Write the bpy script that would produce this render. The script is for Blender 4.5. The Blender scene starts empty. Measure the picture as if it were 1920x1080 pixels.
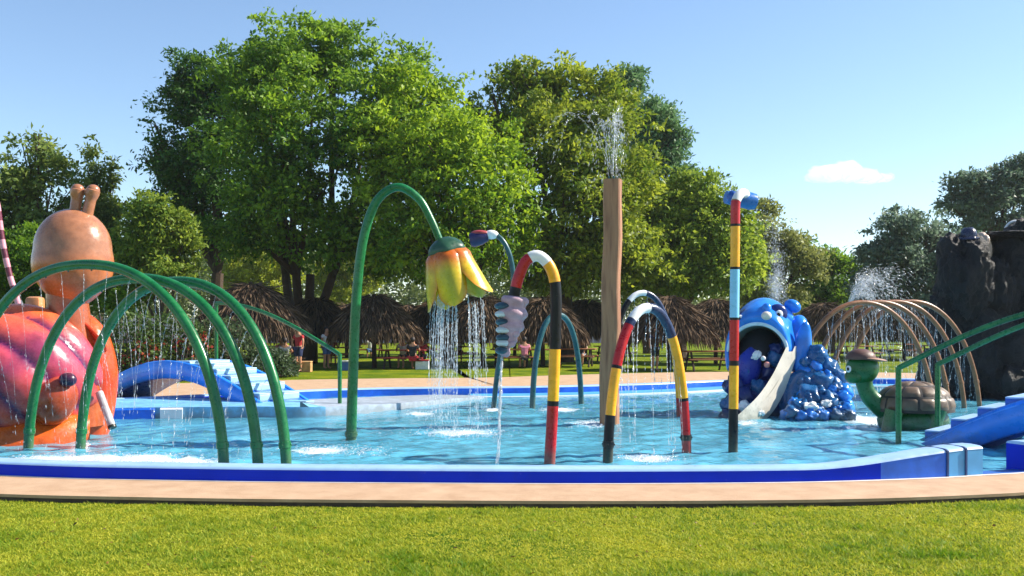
import bpy, bmesh, math, random
import numpy as np
from mathutils import Vector, Matrix, noise as mnoise

# ------------------------------------------------------------------ camera, sky, sun, exposure
scn = bpy.context.scene
COL = scn.collection
F, HY, CH = 1844.0, 612.0, 1.7          # focal length in photo pixels, horizon row, eye height
cam_d = bpy.data.cameras.new('camera'); cam = bpy.data.objects.new('camera', cam_d); COL.objects.link(cam)
cam_d.sensor_width = 36.0; cam_d.lens = 36.0*F/1920.0
cam_d.shift_y = (HY-540.0)/1920.0; cam_d.clip_end = 5000; cam_d.clip_start = 0.1
cam.location = (0, 0, CH); cam.rotation_euler = (math.pi/2, 0, 0)
scn.camera = cam
SUN_EL, SUN_AZ = math.radians(38), math.radians(80)    # azimuth from +Y towards +X
w = bpy.data.worlds.new('World'); scn.world = w; w.use_nodes = True
wn = w.node_tree.nodes; wl = w.node_tree.links
bg = wn['Background']; sky = wn.new('ShaderNodeTexSky'); sky.sky_type = 'NISHITA'; sky.sun_disc = False
sky.sun_elevation = SUN_EL; sky.sun_rotation = SUN_AZ
sky.altitude = 300; sky.air_density = 1.0; sky.dust_density = 0.15; sky.ozone_density = 2.6
wl.new(sky.outputs[0], bg.inputs['Color']); bg.inputs['Strength'].default_value = 0.103
sl = bpy.data.lights.new('sun', 'SUN'); sl.energy = 5.0; sl.angle = math.radians(0.5); sl.color = (1.0, 0.92, 0.8)
so = bpy.data.objects.new('sun', sl); COL.objects.link(so)
sdir = Vector((math.sin(SUN_AZ)*math.cos(SUN_EL), math.cos(SUN_AZ)*math.cos(SUN_EL), math.sin(SUN_EL)))
so.rotation_euler = sdir.to_track_quat('Z', 'Y').to_euler(); so.location = (40, 20, 40)
vs = scn.view_settings; vs.view_transform = 'Standard'; vs.look = 'None'; vs.gamma = 1; vs.exposure = 1.0
vs.use_curve_mapping = False
scn.cycles.max_bounces = 8; scn.cycles.transparent_max_bounces = 24; scn.cycles.volume_bounces = 3
scn.cycles.caustics_reflective = False; scn.cycles.caustics_refractive = False
scn.cycles.use_denoising = True
random.seed(7); RNG = np.random.default_rng(7)
WZ = -0.04          # water level

def P(px, py, d): return Vector(((px-960)/F*d, d, CH-(py-HY)/F*d))
def Wp(px, py, z=WZ):
    d = (CH-z)*F/(py-HY); return Vector(((px-960)/F*d, d, z))
def s(r, g, b):
    f = lambda c: ((c/255+0.055)/1.055)**2.4 if c > 10 else c/255/12.92
    return (f(r), f(g), f(b))

# ------------------------------------------------------------------ materials
MATS = {}
def nodes_mat(name):
    m = bpy.data.materials.new(name); m.use_nodes = True
    return m, m.node_tree.nodes, m.node_tree.links
def ramp_mix(N, L, fac, c1, c2):
    mx = N.new('ShaderNodeMix'); mx.data_type = 'RGBA'
    mx.inputs[6].default_value = (*c1, 1); mx.inputs[7].default_value = (*c2, 1)
    L.new(fac, mx.inputs[0]); return mx.outputs[2]
def noise(N, L, scale, detail=4, vec=None, rough=0.55):
    n = N.new('ShaderNodeTexNoise'); n.inputs['Scale'].default_value = scale
    n.inputs['Detail'].default_value = detail; n.inputs['Roughness'].default_value = rough
    if vec is not None: L.new(vec, n.inputs['Vector'])
    return n.outputs['Fac']
def geo_pos(N): return N.new('ShaderNodeNewGeometry').outputs['Position']
def mapr(N, L, v, a, b, c=0.0, d=1.0):
    m = N.new('ShaderNodeMapRange'); L.new(v, m.inputs[0])
    m.inputs[1].default_value = a; m.inputs[2].default_value = b; m.inputs[3].default_value = c; m.inputs[4].default_value = d
    return m.outputs[0]
def bump(N, L, h, strength, dist, bsdf=None):
    b = N.new('ShaderNodeBump'); b.inputs['Strength'].default_value = strength; b.inputs['Distance'].default_value = dist
    L.new(h, b.inputs['Height'])
    if bsdf: L.new(b.outputs[0], bsdf.inputs['Normal'])
    return b
def paint(name, c, rough=0.34, var=0.35, scale=5.0, dirt=None, bmp=0.12, spec=0.5):
    """gloss paint that has faded and chalked unevenly"""
    if name in MATS: return MATS[name]
    m, N, L = nodes_mat(name); b = N['Principled BSDF']; pos = geo_pos(N); b.inputs['Specular IOR Level'].default_value = spec
    f = mapr(N, L, noise(N, L, scale, 6, pos), 0.35, 0.7)
    c2 = dirt or tuple(min(1, x*(1+var)+0.03*var) for x in c); c1 = tuple(x*(1-var*0.6) for x in c)
    col = ramp_mix(N, L, f, c1, c2)
    if name.split('_')[0] in ('pipe', 'band', 'bridge', 'rim', 'monster', 'turtle', 'chute', 'ledge', 'stripe'):
        def over(col, fac, c):
            x = N.new('ShaderNodeMix'); x.data_type = 'RGBA'; L.new(fac, x.inputs[0]); L.new(col, x.inputs[6]); x.inputs[7].default_value = (*c, 1); return x.outputs[2]
        # lime and algae film around the water line, chipped and scuffed spots elsewhere
        sz = N.new('ShaderNodeSeparateXYZ'); L.new(pos, sz.inputs[0])
        ad = N.new('ShaderNodeMath'); ad.operation = 'MULTIPLY_ADD'; ad.inputs[1].default_value = 0.5; L.new(noise(N, L, 6, 5, pos, 0.7), ad.inputs[0]); L.new(sz.outputs[2], ad.inputs[2])
        if not name.startswith('rim'): col = over(col, mapr(N, L, ad.outputs[0], 0.46, 0.24, 0.0, 0.55), s(96, 98, 82))
        col = over(col, mapr(N, L, noise(N, L, 16, 7, pos, 0.75), 0.64, 0.70, 0.0, 0.55), tuple(0.5*x+0.16 for x in c))
        col = over(col, mapr(N, L, noise(N, L, 2.3, 7, pos, 0.75), 0.56, 0.76, 0.0, 0.4), tuple(0.45*x+0.02 for x in c))
    L.new(col, b.inputs['Base Color'])
    L.new(mapr(N, L, noise(N, L, scale*4, 3, pos), 0.3, 0.7, rough*0.75, rough*1.4), b.inputs['Roughness'])
    bump(N, L, noise(N, L, scale*9, 3, pos), bmp, 0.006, b)
    MATS[name] = m; return m
def leaf_mat(name, c1, c2, trans=0.42, gloss=0.5):
    if name in MATS: return MATS[name]
    m, N, L = nodes_mat(name); b = N['Principled BSDF']; out = N['Material Output']
    a = N.new('ShaderNodeAttribute'); a.attribute_name = 'tint'
    col = ramp_mix(N, L, a.outputs['Fac'], c1, c2)
    L.new(col, b.inputs['Base Color']); b.inputs['Roughness'].default_value = gloss
    b.inputs['Specular IOR Level'].default_value = 0.3
    t = N.new('ShaderNodeBsdfTranslucent')
    h = N.new('ShaderNodeHueSaturation'); h.inputs['Value'].default_value = 1.35; h.inputs['Hue'].default_value = 0.485
    L.new(col, h.inputs['Color']); L.new(h.outputs[0], t.inputs['Color'])
    mx = N.new('ShaderNodeMixShader'); mx.inputs[0].default_value = trans
    L.new(b.outputs[0], mx.inputs[1]); L.new(t.outputs[0], mx.inputs[2]); L.new(mx.outputs[0], out.inputs['Surface'])
    MATS[name] = m; return m
def bark(name, c):
    if name in MATS: return MATS[name]
    m, N, L = nodes_mat(name); b = N['Principled BSDF']; pos = geo_pos(N)
    n = noise(N, L, 6, 8, pos, 0.7)
    L.new(ramp_mix(N, L, n, tuple(x*0.45 for x in c), tuple(x*1.5 for x in c)), b.inputs['Base Color'])
    b.inputs['Roughness'].default_value = 0.9; bump(N, L, n, 0.8, 0.05, b)
    MATS[name] = m; return m
def attr_paint(name, rough=0.28):
    """hand-sprayed paint: the pigment is stored per vertex"""
    if name in MATS: return MATS[name]
    m, N, L = nodes_mat(name); b = N['Principled BSDF']; pos = geo_pos(N)
    a = N.new('ShaderNodeAttribute'); a.attribute_name = 'pigment'
    hv = N.new('ShaderNodeHueSaturation'); L.new(a.outputs['Color'], hv.inputs['Color'])
    L.new(mapr(N, L, noise(N, L, 7, 6, pos), 0.3, 0.7, 0.75, 1.2), hv.inputs['Value'])
    L.new(hv.outputs[0], b.inputs['Base Color'])
    L.new(mapr(N, L, noise(N, L, 20, 3, pos), 0.3, 0.7, rough*0.7, rough*1.5), b.inputs['Roughness'])
    bump(N, L, noise(N, L, 40, 3, pos), 0.12, 0.006, b)
    MATS[name] = m; return m

# ------------------------------------------------------------------ mesh helpers
class MB:
    def __init__(self): self.v = []; self.f = []; self.c = []
    def add(self, vs, fs, col=None):
        o = len(self.v); self.v += [tuple(x) for x in vs]; self.f += [tuple(i+o for i in f) for f in fs]
        if col is not None: self.c += [col]*len(vs) if not isinstance(col, list) else col
        return self
    def box(self, c, size, rot=None, bev=0.0):
        bm = bmesh.new(); bmesh.ops.create_cube(bm, size=1.0)
        bmesh.ops.scale(bm, vec=size, verts=bm.verts)
        if bev: bmesh.ops.bevel(bm, geom=bm.edges[:], offset=bev, segments=2, affect='EDGES', profile=0.5)
        M = Matrix.Translation(c) @ (rot.to_4x4() if rot is not None else Matrix.Identity(4))
        bm.verts.index_update()
        self.add([M @ v.co for v in bm.verts], [[v.index for v in f.verts] for f in bm.faces]); bm.free(); return self
    def tube(self, pts, rad, seg=14, cap=True):
        pts = [Vector(p) for p in pts]; n = len(pts)
        if not hasattr(rad, '__len__'): rad = [rad]*n
        T = [(pts[min(i+1, n-1)]-pts[max(i-1, 0)]).normalized() for i in range(n)]
        up = Vector((0, 1, 0)) if abs(T[0].y) < 0.9 else Vector((1, 0, 0))
        a = T[0].cross(up).normalized(); vs_, fs_ = [], []
        for i in range(n):
            a = (a-T[i]*a.dot(T[i])).normalized(); b = T[i].cross(a)
            for k in range(seg):
                t = 2*math.pi*k/seg; vs_.append(pts[i]+(a*math.cos(t)+b*math.sin(t))*rad[i])
        for i in range(n-1):
            for k in range(seg):
                k2 = (k+1) % seg; fs_.append((i*seg+k, i*seg+k2, (i+1)*seg+k2, (i+1)*seg+k))
        if cap:
            fs_.append(tuple(range(seg-1, -1, -1))); fs_.append(tuple((n-1)*seg+k for k in range(seg)))
        return self.add(vs_, fs_)
    def ell(self, c, r, rot=None, nu=20, nv=12, fn=None):
        if not hasattr(r, '__len__'): r = (r, r, r)
        M = rot.to_3x3() if rot is not None else Matrix.Identity(3); c = Vector(c); vs_, fs_ = [], []
        for j in range(nv+1):
            th = math.pi*j/nv
            for i in range(nu):
                ph = 2*math.pi*i/nu
                p = Vector((math.sin(th)*math.cos(ph), math.sin(th)*math.sin(ph), math.cos(th)))
                if fn: p = fn(p)
                vs_.append(c+M @ Vector((p.x*r[0], p.y*r[1], p.z*r[2])))
        for j in range(nv):
            for i in range(nu):
                i2 = (i+1) % nu; fs_.append((j*nu+i, (j+1)*nu+i, (j+1)*nu+i2, j*nu+i2))
        return self.add(vs_, fs_)
    def lathe(self, prof, c=(0, 0, 0), rot=None, seg=24, fn=None):
        M = rot.to_3x3() if rot is not None else Matrix.Identity(3); c = Vector(c); vs_, fs_ = [], []
        for (r, z) in prof:
            for k in range(seg):
                t = 2*math.pi*k/seg; rr = r*(fn(t, z) if fn else 1)
                vs_.append(c+M @ Vector((rr*math.cos(t), rr*math.sin(t), z)))
        for j in range(len(prof)-1):
            for k in range(seg):
                k2 = (k+1) % seg; fs_.append((j*seg+k, j*seg+k2, (j+1)*seg+k2, (j+1)*seg+k))
        return self.add(vs_, fs_)
    def grid(self, rows):
        nu = len(rows[0]); vs_ = [p for r in rows for p in r]
        fs_ = [(j*nu+i, j*nu+i+1, (j+1)*nu+i+1, (j+1)*nu+i) for j in range(len(rows)-1) for i in range(nu-1)]
        return self.add(vs_, fs_)
    def solid_sweep(self, sections):
        """closed cross-sections joined along a path, both ends capped"""
        k = len(sections[0]); vs_ = [p for q in sections for p in q]; fs_ = []
        for i in range(len(sections)-1):
            for j in range(k):
                j2 = (j+1) % k; fs_.append((i*k+j, i*k+j2, (i+1)*k+j2, (i+1)*k+j))
        fs_.append(tuple(range(k-1, -1, -1))); fs_.append(tuple((len(sections)-1)*k+j for j in range(k)))
        return self.add(vs_, fs_)

def obj(name, mb, mat, parent=None, smooth=True, local=False, angle=40):
    me = bpy.data.meshes.new(name)
    off = Vector((0, 0, 0)) if (parent is None or local) else wloc(parent)
    me.from_pydata([(x[0]-off.x, x[1]-off.y, x[2]-off.z) for x in mb.v], [], mb.f)
    bm = bmesh.new(); bm.from_mesh(me); bmesh.ops.recalc_face_normals(bm, faces=bm.faces); bm.to_mesh(me); bm.free()
    if mb.c:
        at = me.attributes.new('pigment', 'FLOAT_COLOR', 'POINT')
        at.data.foreach_set('color', np.array([(*c, 1) for c in mb.c], dtype=np.float32).ravel())
    if smooth:
        me.shade_smooth()
        try: me.set_sharp_from_angle(angle=math.radians(angle))
        except Exception: pass
    me.materials.append(mat)
    o = bpy.data.objects.new(name, me); COL.objects.link(o)
    if parent is not None: o.parent = parent
    return o
def wloc(o):
    v = Vector((0, 0, 0))
    while o is not None: v = v+o.location; o = o.parent
    return v
def tag(o, label=None, cat=None, group=None, kind=None):
    if label: o['label'] = label
    if cat: o['category'] = cat
    if group: o['group'] = group
    if kind: o['kind'] = kind
    return o
def thing(name, label, cat, loc=(0, 0, 0), group=None):
    o = bpy.data.objects.new(name, None); COL.objects.link(o); o.location = loc; o.empty_display_size = 0.2
    return tag(o, label, cat, group)
def copy_tree(o, parent=None):
    c = o.copy(); COL.objects.link(c)
    if parent is not None: c.parent = parent
    for ch in list(o.children): copy_tree(ch, c)
    return c
def catmull(pts, n=10, closed=False):
    pts = [Vector(p) for p in pts]; out = []; k = len(pts)
    for i in range(k if closed else k-1):
        g = (lambda j: pts[j % k]) if closed else (lambda j: pts[max(0, min(k-1, j))])
        p0, p1, p2, p3 = g(i-1), g(i), g(i+1), g(i+2)
        for j in range(n):
            t = j/n; out.append(0.5*((2*p1)+(p2-p0)*t+(2*p0-5*p1+4*p2-p3)*t*t+(3*p1-p0-3*p2+p3)*t**3))
    if not closed: out.append(pts[-1])
    return out
def resample(pts, n):
    d = [0.0]
    for a, b in zip(pts, pts[1:]): d.append(d[-1]+(b-a).length)
    out = []
    for i in range(n):
        t = d[-1]*i/(n-1); j = 0
        while j < len(d)-2 and d[j+1] < t: j += 1
        u = (t-d[j])/max(1e-9, d[j+1]-d[j]); out.append(pts[j].lerp(pts[j+1], min(1, u)))
    return out
def quads_mesh(name, V, mat, tint=None, nper=4, parent=None, smooth=False):
    """V: (n, nper, 3) array -> one mesh of n separate faces"""
    n = V.shape[0]; me = bpy.data.meshes.new(name)
    me.vertices.add(n*nper); me.vertices.foreach_set('co', V.astype(np.float32).ravel())
    me.loops.add(n*nper); me.loops.foreach_set('vertex_index', np.arange(n*nper, dtype=np.int32))
    me.polygons.add(n); me.polygons.foreach_set('loop_start', np.arange(0, n*nper, nper, dtype=np.int32))
    try: me.polygons.foreach_set('loop_total', np.full(n, nper, dtype=np.int32))
    except Exception: pass
    me.update(calc_edges=True)
    if tint is not None:
        at = me.attributes.new('tint', 'FLOAT', 'POINT')
        at.data.foreach_set('value', np.repeat(tint, nper).astype(np.float32))
    me.materials.append(mat)
    o = bpy.data.objects.new(name, me); COL.objects.link(o)
    if parent is not None: o.parent = parent
    return o
def unit(a): return a/np.maximum(1e-9, np.linalg.norm(a, axis=-1, keepdims=True))
def leaf_faces(pos, axis, L, Wd, rng, fold=0.25, face=None):
    n = len(pos); r = unit(rng.normal(size=(n, 3))+(0 if face is None else face)); sd = unit(np.cross(axis, r)); up = np.cross(sd, axis)
    L = L[:, None]; Wd = Wd[:, None]
    mid = pos+axis*L*0.45
    return np.stack([pos, mid+sd*Wd*0.5+up*Wd*fold, pos+axis*L, mid-sd*Wd*0.5+up*Wd*fold], axis=1)
def drops_mesh(name, pos, ax, a, b, mat, parent=None):
    """elongated octahedral drops: pos (n,3), ax unit axis (n,3), a half length, b half width"""
    n = len(pos); rng = RNG
    s1 = unit(np.cross(ax, unit(rng.normal(size=(n, 3))))); s2 = np.cross(ax, s1)
    a = np.broadcast_to(a, n)[:, None]; b = np.broadcast_to(b, n)[:, None]
    P6 = np.stack([pos+ax*a, pos-ax*a, pos+s1*b, pos-s1*b, pos+s2*b, pos-s2*b], axis=1)
    idx = np.array([[0, 2, 4], [0, 4, 3], [0, 3, 5], [0, 5, 2], [1, 4, 2], [1, 3, 4], [1, 5, 3], [1, 2, 5]])
    tri = (np.arange(n)[:, None, None]*6+idx[None]).reshape(-1).astype(np.int32)
    me = bpy.data.meshes.new(name); me.vertices.add(n*6); me.vertices.foreach_set('co', P6.astype(np.float32).ravel())
    me.loops.add(len(tri)); me.loops.foreach_set('vertex_index', tri)
    k = len(tri)//3; me.polygons.add(k); me.polygons.foreach_set('loop_start', np.arange(0, 3*k, 3, dtype=np.int32))
    try: me.polygons.foreach_set('loop_total', np.full(k, 3, dtype=np.int32))
    except Exception: pass
    me.update(calc_edges=True); me.shade_smooth(); me.materials.append(mat)
    o = bpy.data.objects.new(name, me); COL.objects.link(o)
    if parent is not None: o.parent = parent
    return o

# ------------------------------------------------------------------ ground, deck, pool
ctrl = [(-6, 11.28), (-3.4, 10.85), (-0.9, 10.70), (1.2, 10.66), (3.2, 10.76), (4.6, 11.02), (5.4, 11.28), (6.1, 11.52), (7.6, 12.3), (9.6, 14.5),
        (12.6, 19), (14.3, 24.5), (12.8, 28.6), (9.2, 29.6), (6.0, 28.4), (3.4, 26.7), (0.5, 25.5), (-2.2, 25.1), (-4.6, 24.3), (-7.8, 21.8), (-11.4, 19.2), (-13.6, 16.2), (-11, 12.9)]
OUT = [Vector((p.x, p.y, 0)) for p in catmull([(x, y, 0) for x, y in ctrl], 12, True)]
NO = len(OUT)
TAN = [(OUT[(i+1) % NO]-OUT[i-1]).normalized() for i in range(NO)]
INW = [Vector((-t.y, t.x, 0)) for t in TAN]            # counter-clockwise outline: inward is left
def offs(i, k): return OUT[i % NO]+INW[i % NO]*k
def nearness(p): return max(0.0, min(1.0, (p.y-12.5)/11))
DECKW = [1.08+6.2*nearness(p)**1.2 for p in OUT]
DECK = [offs(i, -DECKW[i]) for i in range(NO)]
LZ = -0.07
def ring(name, A, zA, B, zB, mat):
    mb = MB(); vs_ = [(p.x, p.y, z) for p, z in zip(A, zA)]+[(p.x, p.y, z) for p, z in zip(B, zB)]
    mb.add(vs_, [(i, (i+1) % NO, NO+(i+1) % NO, NO+i) for i in range(NO)]); return mb

def lawn_material():
    m, N, L = nodes_mat('lawn'); b = N['Principled BSDF']; pos = geo_pos(N)
    big = mapr(N, L, noise(N, L, 0.7, 5, pos, 0.6), 0.35, 0.68); fine = mapr(N, L, noise(N, L, 22, 6, pos, 0.7), 0.3, 0.72)
    g = ramp_mix(N, L, big, s(78, 112, 12), s(146, 152, 28))
    mx = N.new('ShaderNodeMix'); mx.data_type = 'RGBA'; mx.blend_type = 'MULTIPLY'; mx.inputs[0].default_value = 1
    L.new(g, mx.inputs[6]); L.new(ramp_mix(N, L, fine, (0.5, 0.5, 0.4), (1.15, 1.15, 1.0)), mx.inputs[7])
    L.new(mx.outputs[2], b.inputs['Base Color']); b.inputs['Roughness'].default_value = 0.95
    b.inputs['Specular IOR Level'].default_value = 0.1
    bump(N, L, fine, 0.9, 0.03, b); return m
M_LAWN = lawn_material()
cx, cy = 0.0, 21.0
mb = MB(); rings = []; zl = []
for k, e in enumerate((1.0, 1.06, 1.16, 1.4, 1.9, 3.2, 7, 20, 70)):
    rings.append([Vector((cx+(p.x-cx)*e, cy+(p.y-cy)*e, LZ)) for p in DECK])
vs_ = [(p.x, p.y, p.z) for r in rings for p in r]
fs_ = [(k*NO+i, k*NO+(i+1) % NO, (k+1)*NO+(i+1) % NO, (k+1)*NO+i) for k in range(len(rings)-1) for i in range(NO)]
mb.add(vs_, fs_); tag(obj('lawn', mb, M_LAWN), kind='structure')

def concrete(name, c1, c2, sc=3.0):
    m, N, L = nodes_mat(name); b = N['Principled BSDF']; pos = geo_pos(N)
    f = mapr(N, L, noise(N, L, sc, 8, pos, 0.65), 0.3, 0.7); g = noise(N, L, 60, 4, pos, 0.7)
    mx = N.new('ShaderNodeMix'); mx.data_type = 'RGBA'; mx.blend_type = 'MULTIPLY'; mx.inputs[0].default_value = 1
    L.new(ramp_mix(N, L, f, c1, c2), mx.inputs[6]); L.new(ramp_mix(N, L, g, (0.78, 0.77, 0.75), (1.08, 1.08, 1.08)), mx.inputs[7])
    L.new(mx.outputs[2], b.inputs['Base Color']); b.inputs['Roughness'].default_value = 0.82
    bump(N, L, g, 0.5, 0.01, b); return m
M_DECK = concrete('deck_concrete', s(174, 140, 108), s(198, 167, 135))
mb = MB()
mb.v = [(p.x, p.y, 0.0) for p in OUT]+[(p.x, p.y, 0.0) for p in DECK]+[(p.x, p.y, -0.03) for p in DECK]
mb.f = [(a*NO+i, a*NO+(i+1) % NO, (a+1)*NO+(i+1) % NO, (a+1)*NO+i) for a in (0, 1) for i in range(NO)]
deck = tag(obj('pool_deck', mb, M_DECK, angle=30), kind='structure')
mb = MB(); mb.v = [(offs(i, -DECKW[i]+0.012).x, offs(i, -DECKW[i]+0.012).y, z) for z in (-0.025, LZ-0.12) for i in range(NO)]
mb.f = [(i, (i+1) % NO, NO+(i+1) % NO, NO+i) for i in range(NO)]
obj('foundation', mb, concrete('shaded_soiled_concrete', s(44, 34, 26), s(92, 78, 64), 5), deck)  # slab side: its shade is put into the dark colour, along with soil stains
mb = MB(); mb.v = [(offs(i, k).x, offs(i, k).y, 0.004) for k in (-0.004, -0.07) for i in range(NO)]
mb.f = [(i, (i+1) % NO, NO+(i+1) % NO, NO+i) for i in range(NO)]
obj('painted_line', mb, concrete('line_white', s(214, 206, 196), s(236, 230, 222), 6), deck)

M_FLOOR = paint('pool_floor_paint', s(104, 212, 240), 0.5, 0.12, 0.8)
mb = MB(); c0 = len(OUT)
mb.v = [(offs(i, 0.02).x, offs(i, 0.02).y, 0.0) for i in range(NO)]+[(offs(i, 0.03).x, offs(i, 0.03).y, -0.4) for i in range(NO)]+[(0, 21, -0.4)]
mb.f = [(i, (i+1) % NO, NO+(i+1) % NO, NO+i) for i in range(NO)]+[(NO+i, NO+(i+1) % NO, 2*NO) for i in range(NO)]
tag(obj('pool_floor', mb, M_FLOOR, smooth=False), kind='structure')

def water_material():
    m, N, L = nodes_mat('pool_water'); out = N['Material Output']; N.remove(N['Principled BSDF'])
    pos = geo_pos(N); n3 = noise(N, L, 14, 3, pos)
    b = bump(N, L, n3, 0.6, 0.02)
    g = N.new('ShaderNodeBsdfGlossy'); g.inputs['Roughness'].default_value = 0.05; L.new(b.outputs[0], g.inputs['Normal'])
    t = N.new('ShaderNodeBsdfTransparent'); t.inputs['Color'].default_value = (0.55, 0.89, 0.98, 1)
    fr = N.new('ShaderNodeFresnel'); fr.inputs['IOR'].default_value = 1.33; L.new(b.outputs[0], fr.inputs['Normal'])
    df = N.new('ShaderNodeBsdfDiffuse'); df.inputs['Color'].default_value = (0.17, 0.64, 0.88, 1)      # air bubbles in the churned water
    aer = N.new('ShaderNodeMixShader'); L.new(mapr(N, L, noise(N, L, 0.9, 4, pos), 0.35, 0.7, 0.40, 0.78), aer.inputs[0])
    L.new(t.outputs[0], aer.inputs[1]); L.new(df.outputs[0], aer.inputs[2])
    mx = N.new('ShaderNodeMixShader'); L.new(fr.outputs[0], mx.inputs[0])
    L.new(aer.outputs[0], mx.inputs[1]); L.new(g.outputs[0], mx.inputs[2])
    fa = N.new('ShaderNodeAttribute'); fa.attribute_name = 'foam'
    fs = N.new('ShaderNodeMath'); fs.operation = 'MULTIPLY_ADD'; fs.inputs[1].default_value = 1.5; L.new(noise(N, L, 7, 8, pos, 0.75), fs.inputs[0]); L.new(fa.outputs['Fac'], fs.inputs[2])
    fd = N.new('ShaderNodeBsdfDiffuse'); fd.inputs['Color'].default_value = (0.86, 0.9, 0.92, 1)
    fx = N.new('ShaderNodeMixShader'); L.new(mapr(N, L, fs.outputs[0], 1.18, 1.75, 0.0, 0.85), fx.inputs[0])
    L.new(mx.outputs[0], fx.inputs[1]); L.new(fd.outputs[0], fx.inputs[2]); L.new(fx.outputs[0], out.inputs['Surface'])
    return m
# real waves: fine rows near the camera, coarser far away; clipped to the pool outline
RIPPLE = [Wp(*q) for q in ((865, 812), (1215, 860), (1110, 795), (90, 862), (300, 862), (600, 845), (925, 768), (1560, 782), (1400, 800), (1720, 815))]
oy = np.array([[p.x, p.y] for p in OUT])
def inside(X, Y):
    r = np.zeros(X.shape, bool); j = len(oy)-1
    for i in range(len(oy)):
        xi, yi = oy[i]; xj, yj = oy[j]
        c = ((yi > Y) != (yj > Y)) & (X < (xj-xi)*(Y-yi)/(yj-yi+1e-12)+xi); r ^= c; j = i
    return r
ys = [10.6]
while ys[-1] < 33.6: ys.append(ys[-1]+0.055*(ys[-1]/11)**1.6)
ys = np.array(ys); xs = np.arange(-14.3, 14.6, 0.075); X, Y = np.meshgrid(xs, ys)
rw = np.random.default_rng(4); Z = np.zeros_like(X)
for k in range(70):
    lam = 10**rw.uniform(math.log10(0.16), math.log10(0.7)); th = rw.uniform(0, 2*math.pi); amp = 0.0029*lam**0.8*rw.uniform(0.4, 1.2)
    Z += amp*np.sin((X*math.cos(th)+Y*math.sin(th))*2*math.pi/lam+rw.uniform(0, 6.28)+0.8*np.sin(X*0.7+Y*0.4+k))
for p in RIPPLE:
    d = np.hypot(X-p.x, Y-p.y); Z += 0.016*np.sin(d*2*math.pi/0.34)*np.exp(-d/1.3)
ins = inside(X, Y); ny, nx = X.shape
idx = np.arange(ny*nx).reshape(ny, nx); q = np.stack([idx[:-1, :-1], idx[:-1, 1:], idx[1:, 1:], idx[1:, :-1]], -1)
ok = ins[:-1, :-1] | ins[:-1, 1:] | ins[1:, 1:] | ins[1:, :-1]
q = q[ok]; used_ = np.unique(q); remap = -np.ones(ny*nx, int); remap[used_] = np.arange(len(used_)); q = remap[q]
co = np.stack([X.ravel(), Y.ravel(), WZ+Z.ravel()], 1)[used_]
me = bpy.data.meshes.new('pool_water'); me.vertices.add(len(co)); me.vertices.foreach_set('co', co.astype(np.float32).ravel())
me.loops.add(q.size); me.loops.foreach_set('vertex_index', q.ravel().astype(np.int32)); me.polygons.add(len(q)); me.polygons.foreach_set('loop_start', np.arange(0, q.size, 4, dtype=np.int32))
me.update(calc_edges=True); me.shade_smooth(); me.materials.append(water_material())
FM = np.zeros_like(X)
for px, py, wx, wy in ((865, 812, 95, 0.42), (790, 776, 40, 0.4), (1215, 860, 75, 0.3), (1110, 795, 62, 0.5), (90, 862, 120, 0.4), (250, 860, 130, 0.4), (600, 845, 80, 0.4), (360, 866, 90, 0.3), (925, 768, 24, 0.4), (1050, 768, 55, 0.5), (1560, 780, 65, 0.5), (1640, 790, 90, 0.9), (1400, 794, 34, 0.3)):
    c = Wp(px, py); FM += np.exp(-((X-c.x)/(wx*c.y/F*0.75))**2-((Y-c.y)/(wy*1.1))**2)
at = me.attributes.new('foam', 'FLOAT', 'POINT'); at.data.foreach_set('value', FM.ravel()[used_].astype(np.float32))
o = bpy.data.objects.new('pool_water', me); COL.objects.link(o); tag(o, kind='structure')

# rim kerb: painted blue sides, pale rounded top; a walk-in gap at the right
M_BLUE = paint('rim_blue', s(0, 44, 190), 0.45, 0.10, 2.5, spec=0.12)
M_PALE = paint('rim_pale', s(150, 184, 222), 0.36, 0.12, 2.5)
M_SKYBLUE = paint('rim_skyblue', s(78, 158, 214), 0.4, 0.2, 2.0)
M_MIDB = paint('rim_midblue', s(24, 100, 210), 0.4, 0.3, 3)
M_WHITE = paint('white_gloss', s(226, 228, 228), 0.3, 0.08, 4)
rim = thing('pool_kerb', 'low blue painted kerb with pale rounded top around the pool', 'pool kerb', (0, 10.7, 0))
def idx_near(x, y): return min(range(NO), key=lambda i: (OUT[i].x-x)**2+(OUT[i].y-y)**2)
iG0, iG1 = idx_near(5.42, 11.29), idx_near(6.12, 11.53)
def rim_run(i0, i1, h, wd, joint=0.0):
    body, top = MB(), MB(); sb, st = [], []
    h0 = h; wd0 = wd
    for i in range(i0, i1+1):
        px_ = OUT[i % NO]; k_ = max(0.0, min(1.0, (px_.x-3.2)/2.2)) if px_.y < 12 else 0.0; k_ = k_*k_*(3-2*k_)
        h = h0+0.17*k_; wd = wd0+0.06*k_
        def q(k, z):
            p = offs(i, k); return Vector((p.x, p.y, z))
        sb.append([q(0.0, -0.39), q(0.0, h-0.034), q(wd, h-0.034), q(wd, -0.39)])
        st.append([q(-0.004, h-0.033), q(0.004, h-0.020), q(0.018, h-0.008), q(0.045, h), q(wd*0.5, h+0.006), q(wd-0.045, h), q(wd-0.018, h-0.008), q(wd-0.004, h-0.020), q(wd+0.004, h-0.033)])
    body.solid_sweep(sb); top.solid_sweep(st)
    return body, top
nb = 0
i1_, i2_, i3_ = idx_near(14, 23), idx_near(-5.5, 23.6), idx_near(-13.4, 16)
runs = [(iG1, iG1+9), (iG1+9, i1_), (i1_, i2_), (i2_, i3_), (i3_, iG0+NO-17), (iG0+NO-17, iG0+NO-8), (iG0+NO-8, iG0+NO-4), (iG0+NO-4, iG0+NO)]
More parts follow.
